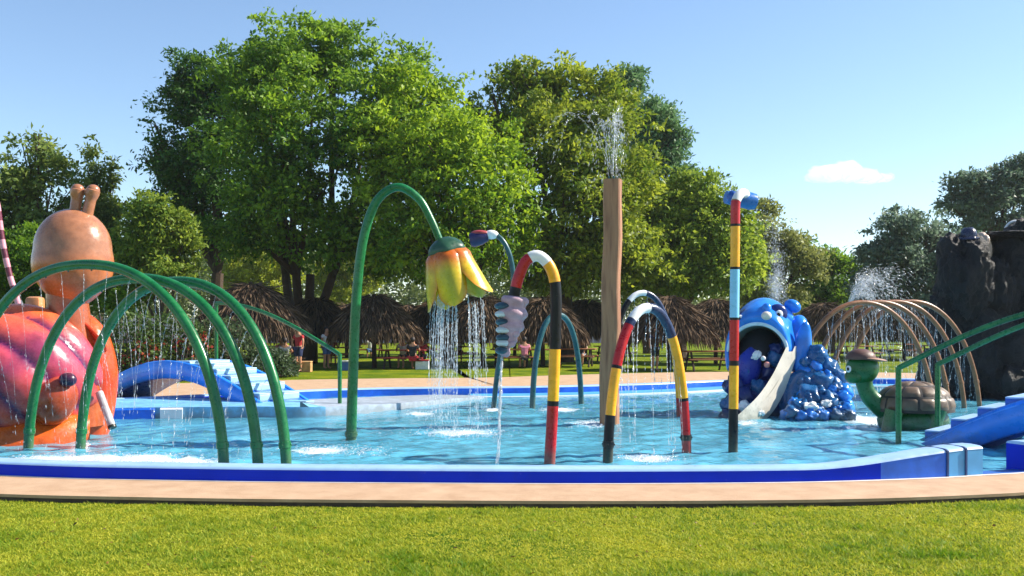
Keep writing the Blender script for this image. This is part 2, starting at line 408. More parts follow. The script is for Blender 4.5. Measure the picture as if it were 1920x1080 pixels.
for k, (a, b_) in enumerate(runs):
    near = k in (0, 4, 5, 6)
    body, top = rim_run(a, b_, 0.16, 0.30)
    o = obj('kerb_block', body, (M_MIDB if k == 2 else M_BLUE) if k < 5 else (M_MIDB if k == 5 else M_SKYBLUE), rim, angle=30); obj('kerb_cap', top, M_PALE, o, angle=70)  # lighter blues paint in the light on the kerb's right end
# joint fillets between the end blocks
for i in (iG0+NO-8, iG0+NO-4):
    j = MB(); t = TAN[i % NO]*0.012; k_ = max(0.0, min(1.0, (OUT[i % NO].x-3.2)/2.2)); H_ = 0.16+0.17*k_*k_*(3-2*k_)
    def q(k, z, sg): p = offs(i, k)+t*sg; return Vector((p.x, p.y, z))
    j.solid_sweep([[q(-0.016, 0.002, g), q(-0.018, H_-0.014, g), q(0.03, H_+0.006, g), q(0.33, H_+0.009, g), q(0.38, H_-0.02, g), q(0.38, -0.3, g)] for g in (-1, 1)])
    obj('joint', j, paint('joint_dark', s(30, 60, 110), 0.7), rim)
# entry ramp in the gap
mb = MB(); rows = []
for k, z in ((-0.0, 0.004), (0.25, 0.0), (1.2, -0.2), (2.2, -0.38)):
    rows.append([Vector((offs(i+iG0, k).x, offs(i+iG0, k).y, z)) for i in range(0, iG1-iG0+1)])
mb.grid(rows); tag(obj('entry_ramp', mb, paint('ramp_blue', s(20, 84, 160), 0.5), smooth=False), kind='structure')
# shallow step inside the far side
step = thing('pool_step', 'shallow pale step under water along the far pool wall', 'pool step', (0, 30, -0.1))
sa, sb_ = idx_near(13.8, 22), idx_near(-1.2, 25.2)
mbt, mbf = [], []
for i in range(sa, sb_+1):
    def q(k, z): p = offs(i, k); return Vector((p.x, p.y, z))
    mbt.append([q(0.42, -0.38), q(0.42, -0.0), q(1.5, -0.012), q(1.5, -0.38)])
obj('step_tread', MB().solid_sweep(mbt), M_SKYBLUE, step, angle=30)
mbf = [[Vector((offs(i, k).x, offs(i, k).y, z)) for k, z in ((1.36, -0.009), (1.52, -0.011), (1.52, -0.05), (1.36, -0.05))] for i in range(sa, sb_+1)]
# keep the nosing 3 mm above the tread
mbf = [[Vector((p.x, p.y, p.z+0.006)) for p in r] for r in mbf]
obj('step_nosing', MB().solid_sweep(mbf), M_WHITE, step, angle=30)
# raised white ledge at the left, with blocks of white and blue on its face
led = thing('raised_ledge', 'raised white ledge with white and blue blocks along its face, left of the tulip fountain', 'ledge', (-6, 18.5, -0.3))
line = [(-9.6, 17.9), (-7.2, 18.5), (-5.4, 18.75), (-3.9, 18.9), (-2.9, 19.8), (-2.0, 21.2), (-1.2, 22.7), (-0.6, 23.9)]
lp = catmull([(x, y, 0) for x, y in line], 8)
ltop = MB(); lo = []
for i, p in enumerate(lp):
    t = (lp[min(i+1, len(lp)-1)]-lp[max(i-1, 0)]).normalized(); nrm = Vector((-t.y, t.x, 0))
    fr = i/(len(lp)-1); wdt = 2.1*(1-fr)**0.5*(0.75+0.5*min(1, fr*2.5))+0.7
    h = 0.17-0.16*max(0, (fr-0.35)/0.65)
    lo.append([Vector((p.x, p.y, -0.39)), Vector((p.x, p.y, h)), Vector((p.x, p.y, h))+nrm*wdt, Vector((p.x, p.y, -0.39))+nrm*wdt])
obj('ledge_body', MB().solid_sweep(lo[:27]), paint('ledge_pale_blue', s(112, 176, 214), 0.45, 0.2, 3), led, angle=30)
obj('ledge_body', MB().solid_sweep(lo[26:]), paint('ledge_white', s(172, 184, 200), 0.5, 0.12, 3), led, angle=30)
seglen = resample(lp[:26], 60)
cols = [(2, 12, 'w'), (13, 17, 'w'), (18, 29, 'b'), (30, 34, 'w')]
for a, b_, c in cols:
    sec = []
    for i in range(a, b_+1):
        p = seglen[i]; t = (seglen[min(i+1, 59)]-seglen[max(i-1, 0)]).normalized(); nrm = Vector((t.y, -t.x, 0))
        sec.append([Vector((p.x, p.y, -0.2))+nrm*0.002, Vector((p.x, p.y, -0.2))+nrm*0.05, Vector((p.x, p.y, 0.13))+nrm*0.05, Vector((p.x, p.y, 0.16))+nrm*0.02, Vector((p.x, p.y, 0.16))+nrm*0.002])
    obj('face_block', MB().solid_sweep(sec), {'p': M_PALE, 'w': M_WHITE, 'b': M_MIDB}[c], led, angle=30)

# ------------------------------------------------------------------ spray fountains: pipes and painted arches
C_GREEN = paint('pipe_green', s(12, 100, 48), 0.28, 0.28, 4)
C_TEAL = paint('pipe_teal', s(16, 74, 78), 0.3, 0.3, 4)
C_RED = paint('band_red', s(176, 10, 16), 0.3, 0.22, 5)
C_YEL = paint('band_yellow', s(238, 164, 22), 0.3, 0.18, 5)
C_BLK = paint('band_black', s(8, 8, 11), 0.35, 0.3, 5, spec=0.3)
C_NAV = paint('band_navy', s(26, 38, 74), 0.28, 0.3, 5)
C_WHT = paint('band_white', s(228, 228, 226), 0.3, 0.1, 5)
C_LBL = paint('band_light_blue', s(128, 196, 226), 0.3, 0.15, 5)
C_BRN = paint('pipe_brown', s(132, 86, 50), 0.32, 0.3, 5)
CN = {'r': (C_RED, 'red'), 'y': (C_YEL, 'yellow'), 'k': (C_BLK, 'black'), 'w': (C_WHT, 'white'), 'b': (C_LBL, 'light blue'), 'n': (C_NAV, 'navy')}
def arch_pts(A, B, h, n=60, p=2.35, zb=-0.4):
    A = Vector(A); B = Vector(B); out = []
    for i in range(n+1):
        t = math.pi*i/n; c = math.cos(t); x = math.copysign(abs(c)**(2/p), c)
        q = A.lerp(B, 0.5-0.5*x); q.z = zb+(h-zb)*abs(math.sin(t))**(2/p)
        out.append(q)
    return resample(out, n+1)
def bands(root, pts, rad, spec, seg=16):
    """spec: list of (start fraction, colour code); pieces of one pipe butted end to end"""
    n = 120; q = resample(pts, n+1)
    for k, (f0, c) in enumerate(spec):
        f1 = spec[k+1][0] if k+1 < len(spec) else 1.0
        i0, i1 = int(round(f0*n)), int(round(f1*n))
        if i1 <= i0: continue
        m, cn = CN[c]; o = obj('painted_band', MB().tube(q[i0:i1+1], rad, seg), m, root); o['label'] = cn+' painted band'
def coupling(root, pts, r, mat, zs=(0.22,)):
    for seq in (pts, pts[::-1]):
        for z in zs:
            for a, b_ in zip(seq, seq[1:]):
                if a.z <= z < b_.z:
                    d = (b_-a).normalized(); c = a.lerp(b_, (z-a.z)/(b_.z-a.z))
                    m = MB(); m.tube([c-d*0.04, c-d*0.036, c+d*0.036, c+d*0.04], [r*1.02, r*1.16, r*1.16, r*1.02], 18)
                    for k in range(4):
                        q = Matrix.Rotation(k*math.pi/2+0.6, 3, d) @ d.orthogonal().normalized(); m.ell(c+q*r*1.16, 0.012, nu=8, nv=6)
                    obj('coupling', m, mat, root); break
def flange(root, p, r, mat):
    o = obj('base_flange', MB().lathe([(0.001, 0.03), (r*1.1, 0.03), (r*2.0, 0.02), (r*2.05, 0.0), (0.001, 0)], (p.x, p.y, -0.395)), mat, root)

# --- four... three green arches at the left
gA = [((-5.02-1.9, 13.6), (-3.52, 12.05)), ((-6.62+0.02, 13.95), (-3.11, 12.1)), ((-6.02, 14.05), (-2.81, 12.2))]
lab = ['leftmost green spray arch, its left leg outside the picture', 'middle green spray arch between two others beside the snail',
       'rightmost of three green spray arches, nearest the tulip fountain']
GREEN_ARCH = []
for k, (lx, rx, top) in enumerate(((-75, 421, 490), (52, 485, 516), (150, 538, 522))):
    B = P(rx, 0, 12.25); A = P(lx, 0, 13.95)
    h = CH-(top+6-HY)/F*13.1
    r = thing('spray_arch', lab[k], 'spray arch', (B.x, B.y, -0.4), 'green spray arches')
    pts = arch_pts((A.x, A.y, 0), (B.x, B.y, 0), h, p=2.25); GREEN_ARCH.append(pts)
    obj('pipe', MB().tube(pts, 0.068, 18), C_GREEN, r); coupling(r, pts, 0.068, C_GREEN)
    for q in (pts[0], pts[-1]): flange(r, q, 0.07, C_GREEN)
    nz = MB()
    for i in range(16, 46, 3):
        d = (Vector(((A.x+B.x)/2, (A.y+B.y)/2, 0.2))-pts[i]).normalized()
        nz.tube([pts[i]+d*0.06, pts[i]+d*0.085], 0.012, 8)
    obj('nozzles', nz, C_TEAL, r)['kind'] = 'stuff'

# --- tulip fountain
D = 15.06
tp = catmull([P(656, 865, D), P(658, 825, D), P(662, 700, D), P(668, 560, D), P(681, 450, D), P(706, 378, D), P(745, 351, D), P(784, 372, D), P(808, 412, D), P(826, 455, D)], 10)
r = thing('tulip_fountain', 'tall green curved pipe with hanging yellow and orange tulip shower head', 'fountain', (tp[0].x, D, -0.4))
nt = len(tp)
obj('stem', MB().tube(tp, [0.085-0.03*i/nt for i in range(nt)], 18), C_GREEN, r); flange(r, tp[0], 0.1, C_GREEN); coupling(r, tp[:40], 0.083, C_GREEN, (0.05,))
ftop = P(834, 452, D); faxis = (P(862, 580, D)-ftop).normalized()
frot = faxis.to_track_quat('Z', 'Y').to_matrix()
def tcol(u, w_):
    a = s(196, 96, 20); b = s(206, 178, 18); g = s(140, 154, 24)
    k = min(1, max(0, (u-0.26)/0.22)); e = abs(w_)**3.5
    m = [a[i]*(1-k)+b[i]*k for i in range(3)]
    m = [m[i]*(1-0.75*e)+a[i]*0.75*e for i in range(3)]
    c2 = max(0, 1-abs(w_)*2.2)*0.5*k; m = [m[i]*(1-c2)+g[i]*c2 for i in range(3)]
    return tuple(m)
th0 = max([i*0.02 for i in range(315)], key=lambda q: (frot @ Vector((math.cos(q), math.sin(q), 0))).dot(Vector((-0.10, -1, 0))))
for k in range(5):
    th = 2*math.pi*k/5+th0; rows = []; cl = []
    pd = frot @ Vector((math.cos(th), math.sin(th), 0)); flare = 0.09+0.17*max(0, pd.x)+0.06*max(0, -pd.x)
    nu, nv = 15, 26; ln = 0.99-0.10*max(0, pd.x)
    for lay in (0, 1):
        for j in range(nv+1):
            u = j/nv; row = []
            z = 0.03+ln*u
            rad = 0.10+0.20*min(1, u/0.22)**0.6+0.03*u+flare*max(0, u-0.3)**1.5*1.9
            half = 0.262*math.sin(math.pi*min(0.985, 0.20+0.62*u))**0.6
            if u > 0.80: half *= max(0.04, math.sqrt(max(0, 1-((u-0.80)/0.20)**2)))
            for i in range(nu):
                wv = -1+2*i/(nu-1); a = th+wv*half/max(rad, 0.24)
                bulge = 0.075*(1-wv*wv)*math.sin(math.pi*min(1, u*1.05))
                R = rad+bulge-(0.035 if lay else 0)*(1-wv**4)
                row.append(ftop+frot @ Vector((R*math.cos(a), R*math.sin(a), z))); cl.append(tcol(u, wv))
            rows.append(row)
    m = MB(); m.grid(rows[:nv+1]); n0 = len(m.v); m.grid(rows[nv+1:])
    for j in range(nv):   # close the two long sides and the tip
        for i in (0, nu-1):
            a, b_ = j*nu+i, (j+1)*nu+i; m.f.append((a, b_, n0+b_, n0+a))
    m.c = cl
    obj('petal', m, attr_paint('petal_paint', 0.3), r, angle=60)
m = MB(); prof = [(0.001, -0.06), (0.08, -0.055), (0.17, -0.015), (0.245, 0.045), (0.285, 0.11), (0.30, 0.17), (0.29, 0.185), (0.001, 0.17)]
m.lathe(prof, ftop, frot, 36, lambda t, z: 1+0.05*math.cos(6*t)*(1 if z > 0.1 else 0))
obj('calyx', m, paint('calyx_green', s(34, 76, 52), 0.35, 0.35, 6), r, angle=60)
m = MB(); m.ell(ftop+faxis*0.42, (0.17, 0.17, 0.16)); obj('spray_rose', m, C_TEAL, r)
TULIP_TOP = ftop; TULIP_AX = faxis

# --- candy-cane pipe with the bumpy hanging creature
D = 12.4
cp = catmull([P(1027, 935, D), P(1030, 875, D), P(1036, 770, D), P(1041, 640, D), P(1042, 545, D), P(1032, 502, D), P(1010, 480, D), P(988, 488, D), P(974, 515, D), P(964, 552, D), P(960, 572, D)], 10)
r = thing('cane_fountain', 'red, yellow and black banded cane-shaped pipe holding a bumpy lavender nozzle figure', 'fountain', (cp[0].x, D, -0.4))
L_ = [0.0]
for a, b_ in zip(cp, cp[1:]): L_.append(L_[-1]+(b_-a).length)
def frac_at(pts, px, py, d):
    t = P(px, py, d); q = resample(pts, 241); return min(range(241), key=lambda i: (q[i]-t).length)/240
fs = [frac_at(cp, *x, D) for x in ((1036, 762), (1036, 748), (1041, 655), (1043, 528), (1025, 490), (995, 484), (967, 540))]
bands(r, cp, 0.072, [(0, 'r'), (fs[0], 'k'), (fs[1], 'y'), (fs[2], 'k'), (fs[3], 'y'), (fs[4], 'w'), (fs[5], 'r'), (fs[6], 'k')]); flange(r, cp[0], 0.08, C_BLK)
lav = paint('lavender', s(168, 140, 152), 0.4, 0.3, 9); lav2 = paint('pale_stripe', s(196, 204, 204), 0.4, 0.12, 9); dk = paint('dark_teal', s(36, 66, 80), 0.35, 0.3, 9)
axis = [P(966, 556, D), P(962, 590, D), P(956, 630, D), P(944, 668, D)]
ax = resample(catmull(axis, 8), 24)
rad = [0.12+0.055*math.sin(math.pi*min(1, (i+3)/20))-0.075*(i/23)**2+0.022*math.sin(i/23*math.pi*9) for i in range(24)]
obj('figure_body', MB().tube(ax, rad, 20), lav, r, angle=70)
for k in range(7):
    c = ax[3+k*3-(1 if k > 4 else 0)]; m = MB(); m.ell(c+Vector((-0.13+0.012*k, -0.03, -0.02)), (0.125-0.007*k, 0.12, 0.052), nu=16, nv=8)
    obj('belly_ring', m, lav2 if k % 2 else dk, r)
for k in range(5):
    c = ax[2+k*4]; m = MB(); m.ell(c+Vector((0.125-0.02*k, -0.06, 0.0)), (0.055, 0.055, 0.05), nu=14, nv=8); obj('bump', m, lav, r)
CREATURE_END = P(942, 668, D)

# --- teal hooked nozzle pipe behind it
D = 20.97
hp = catmull([P(924, 800, D), P(926, 760, D), P(934, 690, D), P(950, 600, D), P(962, 535, D), P(958, 488, D), P(945, 455, D), P(926, 439, D), P(910, 440, D)], 8)
r = thing('hooked_nozzle', 'thin teal hooked pipe ending in a dark blue and red nozzle, beside the tulip', 'fountain', (hp[0].x, D, -0.4))
obj('pipe', MB().tube(hp, 0.055, 14), C_TEAL, r); flange(r, hp[0], 0.06, C_TEAL)
m = MB(); m.ell(P(921, 440, D), (0.16, 0.1, 0.1)); obj('collar', m, C_WHT, r)
q = Vector((-1, 0, -0.22)).normalized().to_track_quat('Z', 'Y').to_matrix()
m = MB(); m.lathe([(0.001, -0.05), (0.10, -0.03), (0.15, 0.12), (0.16, 0.3), (0.13, 0.36), (0.001, 0.33)], P(912, 444, D), q, 20)
obj('nozzle', m, paint('nozzle_navy', s(36, 30, 78), 0.35, 0.3, 6), r)
m = MB(); m.ell(P(900, 437, D), (0.2, 0.13, 0.065)); obj('nozzle_crest', m, paint('crest_red', s(150, 52, 50), 0.35, 0.3, 6), r)

# --- small teal arch
A, B = P(998, 0, 20.97), P(1090, 0, 22.1)
r = thing('spray_arch', 'small plain teal arch behind the cane-shaped pipe', 'spray arch', (A.x, A.y, -0.4))
pts = arch_pts((A.x, A.y, 0), (B.x, B.y, 0), CH-(590-HY)/F*21.5, p=2.3)
obj('pipe', MB().tube(pts, 0.062, 14), C_TEAL, r); flange(r, pts[0], 0.06, C_TEAL); flange(r, pts[-1], 0.06, C_TEAL)

# --- banded arch in front, and its twin behind
A, B = P(1139, 0, 12.68), P(1288, 0, 13.48)
r = thing('spray_arch', 'banded arch of black, yellow, red and white with water falling inside', 'spray arch', (A.x, A.y, -0.4))
ARCH3 = arch_pts((A.x, A.y, 0), (B.x, B.y, 0), CH-(577-HY)/F*13.1, p=2.2)
def fz(pts, side, py, d):
    q = resample(pts, 241); rng_ = range(0, 121) if side == 0 else range(120, 241); z = CH-(py-HY)/F*d
    return min(rng_, key=lambda i: abs(q[i].z-z))/240
a = [fz(ARCH3, 0, y, 12.75) for y in (782, 692, 684, 612, 600)]; b_ = [fz(ARCH3, 1, y, 13.4) for y in (630, 742, 752)]
bands(r, ARCH3, 0.066, [(0, 'k'), (a[0], 'y'), (a[1], 'k'), (a[2], 'r'), (a[3], 'n'), (a[4], 'w'), (0.50, 'n'), (b_[0], 'y'), (b_[1], 'k'), (b_[2], 'r')])
coupling(r, ARCH3, 0.066, C_BLK, (0.18,)); flange(r, ARCH3[0], 0.07, C_BLK); flange(r, ARCH3[-1], 0.07, C_RED)
A, B = P(1136, 0, 18.6), P(1274, 0, 19.2)
r = thing('spray_arch', 'thin dark arch with a white top just visible behind the front banded arch', 'spray arch', (A.x, A.y, -0.4))
pts = arch_pts((A.x, A.y, 0), (B.x, B.y, 0), CH-(549-HY)/F*18.9, p=2.2)
bands(r, pts, 0.055, [(0, 'k'), (0.2, 'y'), (0.33, 'k'), (0.44, 'w'), (0.51, 'n'), (0.72, 'y'), (0.88, 'r')]); ARCH4 = pts
flange(r, pts[0], 0.08, C_BLK); flange(r, pts[-1], 0.08, C_RED)

# --- tall banded pole with blue shower head
D = 13.6; b0 = P(1374, 885, D); t0 = P(1379, 385, D)
pp = [b0.lerp(t0, i/10) for i in range(11)]+[P(1382, 372, D+0.02), P(1388, 364, D+0.08), P(1394, 362, D+0.2), P(1398, 366, D+0.34)]
pp = catmull(pp, 5)
r = thing('banded_pole', 'tall straight pole banded black, yellow, red and light blue with blue shower head', 'fountain', (b0.x, D, -0.4))
fy = [frac_at(pp, 1376, y, D) for y in (767, 683, 678, 598, 593, 507, 500, 425, 417, 388)]
bands(r, pp, 0.066, [(0, 'k'), (fy[0], 'y'), (fy[1], 'k'), (fy[2], 'r'), (fy[3], 'k'), (fy[4], 'b'), (fy[5], 'k'), (fy[6], 'y'), (fy[7], 'k'), (fy[8], 'r'), (fy[9]+0.02, 'w')])
flange(r, b0, 0.07, C_BLK)
m = MB(); m.ell(P(1372, 371, D+0.3), (0.085, 0.14, 0.105)); obj('shower_head', m, paint('head_blue', s(20, 74, 150), 0.3, 0.25, 6), r)
m = MB(); q = Vector((1, 0.25, -0.12)).normalized().to_track_quat('Z', 'Y').to_matrix()
m.lathe([(0.001, -0.28), (0.09, -0.27), (0.105, -0.1), (0.125, 0.1), (0.115, 0.17), (0.08, 0.19), (0.001, 0.175)], P(1394, 375, D+0.36), q, 22)
obj('shower_head', m, paint('head_blue2', s(28, 102, 178), 0.3, 0.25, 6), r)

# --- brown arches at the right
BR = []
names = ['nearest of four thin brown arches, its left foot behind the white chute', 'second brown arch from the blue monster slide',
         'third brown arch from the blue monster slide', 'rightmost brown arch in front of the black rocks']
for k in range(4):
    d1 = 19.35+0.42*k; d2 = 20.2+0.4*k
    A = P(1478+33*k, 0, d1); B = P(1752+28.5*k, 0, d2)
    r = thing('spray_arch', names[k], 'spray arch', (A.x, A.y, -0.4), 'thin brown spray arches')
    pts = arch_pts((A.x, A.y, 0), (B.x, B.y, 0), CH-(567-HY-k*0.5)/F*(d1+d2)/2, p=2.05); BR.append(pts)
    obj('pipe', MB().tube(pts, 0.05, 14), C_BRN, r); coupling(r, pts, 0.05, C_BRN, (0.5,)); flange(r, pts[0], 0.06, C_BRN); flange(r, pts[-1], 0.06, C_BRN)

# --- pink striped pole cut by the left edge
D = 20.0
pk = catmull([P(-60, 250, D), P(-26, 300, D), P(-6, 380, D), P(4, 450, D), P(18, 515, D), P(34, 570, D), P(48, 660, D), P(52, 800, D)], 10)
r = thing('striped_pole', 'curved pink pole with dark red stripes at the left picture edge', 'fountain', (pk[-1].x, D, -0.4))
q = resample(pk, 97); mA, mB_ = paint('stripe_pink', s(206, 140, 150), 0.35, 0.2, 8), paint('stripe_wine', s(98, 26, 48), 0.35, 0.25, 8)
for k in range(32): obj('stripe', MB().tube(q[k*3:k*3+4], 0.058, 14), (mA, mB_)[k % 2], r)

# --- wood-look post
def wood_mat():
    m, N, L = nodes_mat('post_wood'); b = N['Principled BSDF']
    tc = N.new('ShaderNodeTexCoord'); mp = N.new('ShaderNodeMapping'); mp.inputs['Scale'].default_value = (4.5, 4.5, 0.42); L.new(tc.outputs['Object'], mp.inputs[0])
    n = noise(N, L, 1.6, 3, mp.outputs[0]); wv = N.new('ShaderNodeMath'); wv.operation = 'MULTIPLY'; wv.inputs[1].default_value = 15; L.new(n, wv.inputs[0])
    sn = N.new('ShaderNodeMath'); sn.operation = 'SINE'; L.new(wv.outputs[0], sn.inputs[0])
    g = mapr(N, L, sn.outputs[0], -1, 1); fine = noise(N, L, 9, 6, mp.outputs[0], 0.7)
    mx = N.new('ShaderNodeMix'); mx.data_type = 'RGBA'; mx.blend_type = 'MULTIPLY'; mx.inputs[0].default_value = 0.8
    L.new(ramp_mix(N, L, g, s(126, 80, 54), s(172, 122, 86)), mx.inputs[6]); L.new(ramp_mix(N, L, fine, (0.6, 0.55, 0.5), (1.2, 1.2, 1.2)), mx.inputs[7])
    L.new(mx.outputs[2], b.inputs['Base Color']); b.inputs['Roughness'].default_value = 0.6; bump(N, L, fine, 0.5, 0.01, b); return m
D = 17.5; pb, pt = P(1141, 830, D), P(1150, 337, D)
r = thing('wooden_post', 'tall square wood-grained post spouting water from its top', 'post', (pb.x, D, -0.4))
az = math.radians(-16); e1 = Vector((math.cos(az), math.sin(az), 0))*0.155; e2 = Vector((-math.sin(az), math.cos(az), 0))*0.155
secs = []
for i in range(15):
    c = pb.lerp(pt, i/14); c = c+Vector((0.012*math.sin(i*1.3), 0, 0)); sc_ = 1.0-0.06*i/14
    ring_ = []
    for (u, v) in ((1, -.86), (.86, -1), (-.86, -1), (-1, -.86), (-1, .86), (-.86, 1), (.86, 1), (1, .86)): ring_.append(c+(e1*u+e2*v)*sc_)
    secs.append(ring_)
o = obj('shaft', MB().solid_sweep(secs), wood_mat(), r, angle=30)
m = MB()
for dx, dy in ((-.07, 0), (.06, .03), (0, -.05)): m.tube([pt+Vector((dx, dy, -0.02)), pt+Vector((dx*1.2, dy, 0.06))], 0.018, 10)
obj('nozzles', m, C_TEAL, r); POST_TOP = pt

# ------------------------------------------------------------------ snail
D = 14.3; base = P(60, 0, D)
sn = thing('snail_fountain', 'large orange and purple snail figure with two stalked eyes', 'snail figure', (base.x, D, -0.4))
def lerp3(a, b, t): t = max(0, min(1, t)); return tuple(a[i]*(1-t)+b[i]*t for i in range(3))
ORG, PNK, PUR, DKO, TANC = s(232, 104, 30), s(206, 78, 96), s(58, 18, 72), s(186, 66, 22), s(196, 124, 88)
shell_c = P(42, 712, D)+Vector((0, 0, 0.0)); R0 = 1.12
axs = Vector((-0.80, -0.56, 0.20)).normalized(); e1 = Vector((0, 0, 1))-axs*axs.z; e1.normalize(); e2 = axs.cross(e1)
NL = 9
nu, nv = 140, 60; rows = []; cl = []
for j in range(nv+1):
    th = math.pi*(0.0005+j/nv*0.90); row = []
    for i in range(nu+1):
        ph = 2*math.pi*i/nu; tw = ph+1.5*(th/2.3)
        lob = abs(math.cos(NL/2*tw)); k = math.sin(min(math.pi/2, th*1.15))
        rr = R0*(1-0.06*k*(1-lob**0.5)+0.025*k*lob)
        rr *= 1+0.10*math.cos(th*2)*0.5
        depth = 0.92
        p = shell_c+(e1*math.cos(ph)*1.02+e2*math.sin(ph)*1.0)*(rr*math.sin(th))+axs*(rr*depth*math.cos(th))
        row.append(p)
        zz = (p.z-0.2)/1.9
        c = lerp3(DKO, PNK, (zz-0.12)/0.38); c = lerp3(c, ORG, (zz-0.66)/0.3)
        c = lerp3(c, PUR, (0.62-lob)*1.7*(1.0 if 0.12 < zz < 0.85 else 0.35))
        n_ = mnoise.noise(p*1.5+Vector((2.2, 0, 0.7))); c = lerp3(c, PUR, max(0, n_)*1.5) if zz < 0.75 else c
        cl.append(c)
    rows.append(row)
m = MB(); m.grid(rows); m.c = cl
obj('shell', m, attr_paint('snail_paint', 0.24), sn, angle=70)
# shell whorl with a dark knob on the right flank
def pig_ell(c, r_, colf, rot=None, nu=24, nv=16):
    m = MB(); m.ell(c, r_, rot, nu, nv); m.c = [colf(Vector(v)) for v in m.v]; return m
wc = P(104, 752, 13.60)
obj('whorl', pig_ell(wc, (0.27, 0.30, 0.36), lambda v: lerp3(s(150, 60, 24), s(190, 80, 60), (v.z-wc.z+0.02)/0.4), Matrix.Rotation(0.45, 3, 'Y')), attr_paint('snail_paint'), sn)
kc = P(127, 712, 13.46); obj('knob', pig_ell(kc, (0.12, 0.10, 0.10), lambda v: lerp3(s(40, 22, 56), s(104, 50, 60), (v.z-kc.z)/0.14)), attr_paint('snail_paint'), sn)
# foot
m = MB(); rows = []
for j in range(13):
    u = j/12; x0 = P(-130, 0, D).x; x1 = P(188, 0, D).x; x = x0+(x1-x0)*u
    hw = 0.80*max(0.0, math.sin(math.pi*u))**0.45; h = 0.50-0.10*abs(u-0.4)
    rows.append([Vector((x, D-0.35+hw*math.cos(t)*1.05, -0.39+(h+0.39)*max(0, math.sin(t))**0.6)) for t in [math.pi*i/18 for i in range(19)]])
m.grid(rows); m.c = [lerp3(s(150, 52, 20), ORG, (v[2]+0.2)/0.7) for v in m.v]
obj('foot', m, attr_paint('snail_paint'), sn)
# flared collar at the right behind the shell
D2 = 14.75; cpts = [(150, 606, 0.16), (172, 640, 0.26), (182, 700, 0.36), (176, 770, 0.34), (160, 838, 0.30), (158, 880, .3)]
m = MB(); path = [P(px, py, D2) for px, py, _ in cpts]; q = catmull(path, 6)
rad = np.interp(np.linspace(0, 1, len(q)), np.linspace(0, 1, len(cpts)), [0.20, 0.26, 0.30, 0.29, 0.27, 0.27])
m.tube(q, list(rad), 24); m.c = [lerp3(s(186, 46, 30), ORG, 0.5+0.7*mnoise.noise(Vector(v)*1.8)+0.3*(Vector(v).x-path[2].x)) for v in m.v]
obj('collar', m, attr_paint('snail_paint'), sn)
m = MB(); rows = []
for j in range(9):
    u = j/8; rows.append([P(136+52*u+14*math.sin(v*3), 596+36*u*u+70*v*(1-0.4*u), D2-0.35+0.35*v) for v in [i/10 for i in range(11)]])
m.grid(rows); m.c = [lerp3(s(200, 40, 34), ORG, (v[0]-m.v[0][0])*1.2) for v in m.v]; oo = obj('mantle_flap', m, attr_paint('snail_paint'), sn)
sm = oo.modifiers.new('thick', 'SOLIDIFY'); sm.thickness = 0.04
# neck + head
D3 = 14.5
nk = catmull([P(150, 800, D3), P(142, 680, D3), P(130, 600, D3), P(126, 550, D3), P(132, 505, D3)], 8)
rad = np.interp(np.linspace(0, 1, len(nk)), [0, .35, .65, .85, 1], [.34, .30, .29, .29, .36])
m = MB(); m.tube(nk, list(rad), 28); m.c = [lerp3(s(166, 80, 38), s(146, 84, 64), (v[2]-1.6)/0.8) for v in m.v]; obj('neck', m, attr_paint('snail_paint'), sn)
hc = P(137, 468, D3)
def headf(p):
    z = p.z; w_ = 1.0 if z > 0 else 1+0.9*(-z)**1.2*(1-(-z))-0.16*(-z)
    return Vector((p.x*w_, p.y*w_, z if z > 0 else z*1.45))
m = MB(); m.ell(hc, (0.545, 0.50, 0.60), None, 40, 30, headf)
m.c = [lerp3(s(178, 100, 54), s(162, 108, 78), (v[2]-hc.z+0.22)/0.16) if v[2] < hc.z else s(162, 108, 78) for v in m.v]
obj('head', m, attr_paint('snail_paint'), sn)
for (a, b_) in (((139, 418), (146, 350)), ((159, 420), (176, 351))):
    st = [P(a[0]+(b_[0]-a[0])*t, a[1]+(b_[1]-a[1])*t, D3-0.03) for t in [i/12 for i in range(13)]]
    rad = [0.085-0.012*i/12+(0.028*max(0, math.sin((i-8)/4*math.pi*0.75)) if i >= 8 else 0) for i in range(13)]; rad[-1] = 0.05
    m = MB(); m.tube(st, rad, 18); m.ell(st[-2], (0.096, 0.09, 0.085), nu=18, nv=12); m.c = [s(164, 108, 78)]*len(m.v)
    obj('eye_stalk', m, attr_paint('snail_paint'), sn)
m = MB(); m.box(P(66, 578, 15.2), (0.24, 0.24, 0.36), bev=0.06); m.c = [s(196, 136, 84)]*len(m.v); obj('shell_crest', m, attr_paint('snail_paint'), sn)
m = MB(); m.tube([P(186, 736, 14.2), P(210, 800, 14.0)], 0.055, 14); obj('outlet_pipe', m, paint('pipe_grey', s(178, 172, 172), 0.4), sn)
m = MB(); m.tube([P(209.5, 798, 14.0), P(211, 802.5, 13.99)], 0.06, 14); obj('outlet_mouth', m, C_BLK, sn)

SC_ = 1.08; sn.scale = (SC_, SC_, SC_); sn.location = (base.x*SC_, D3*0+14.3*SC_, CH-SC_*(CH+0.4))
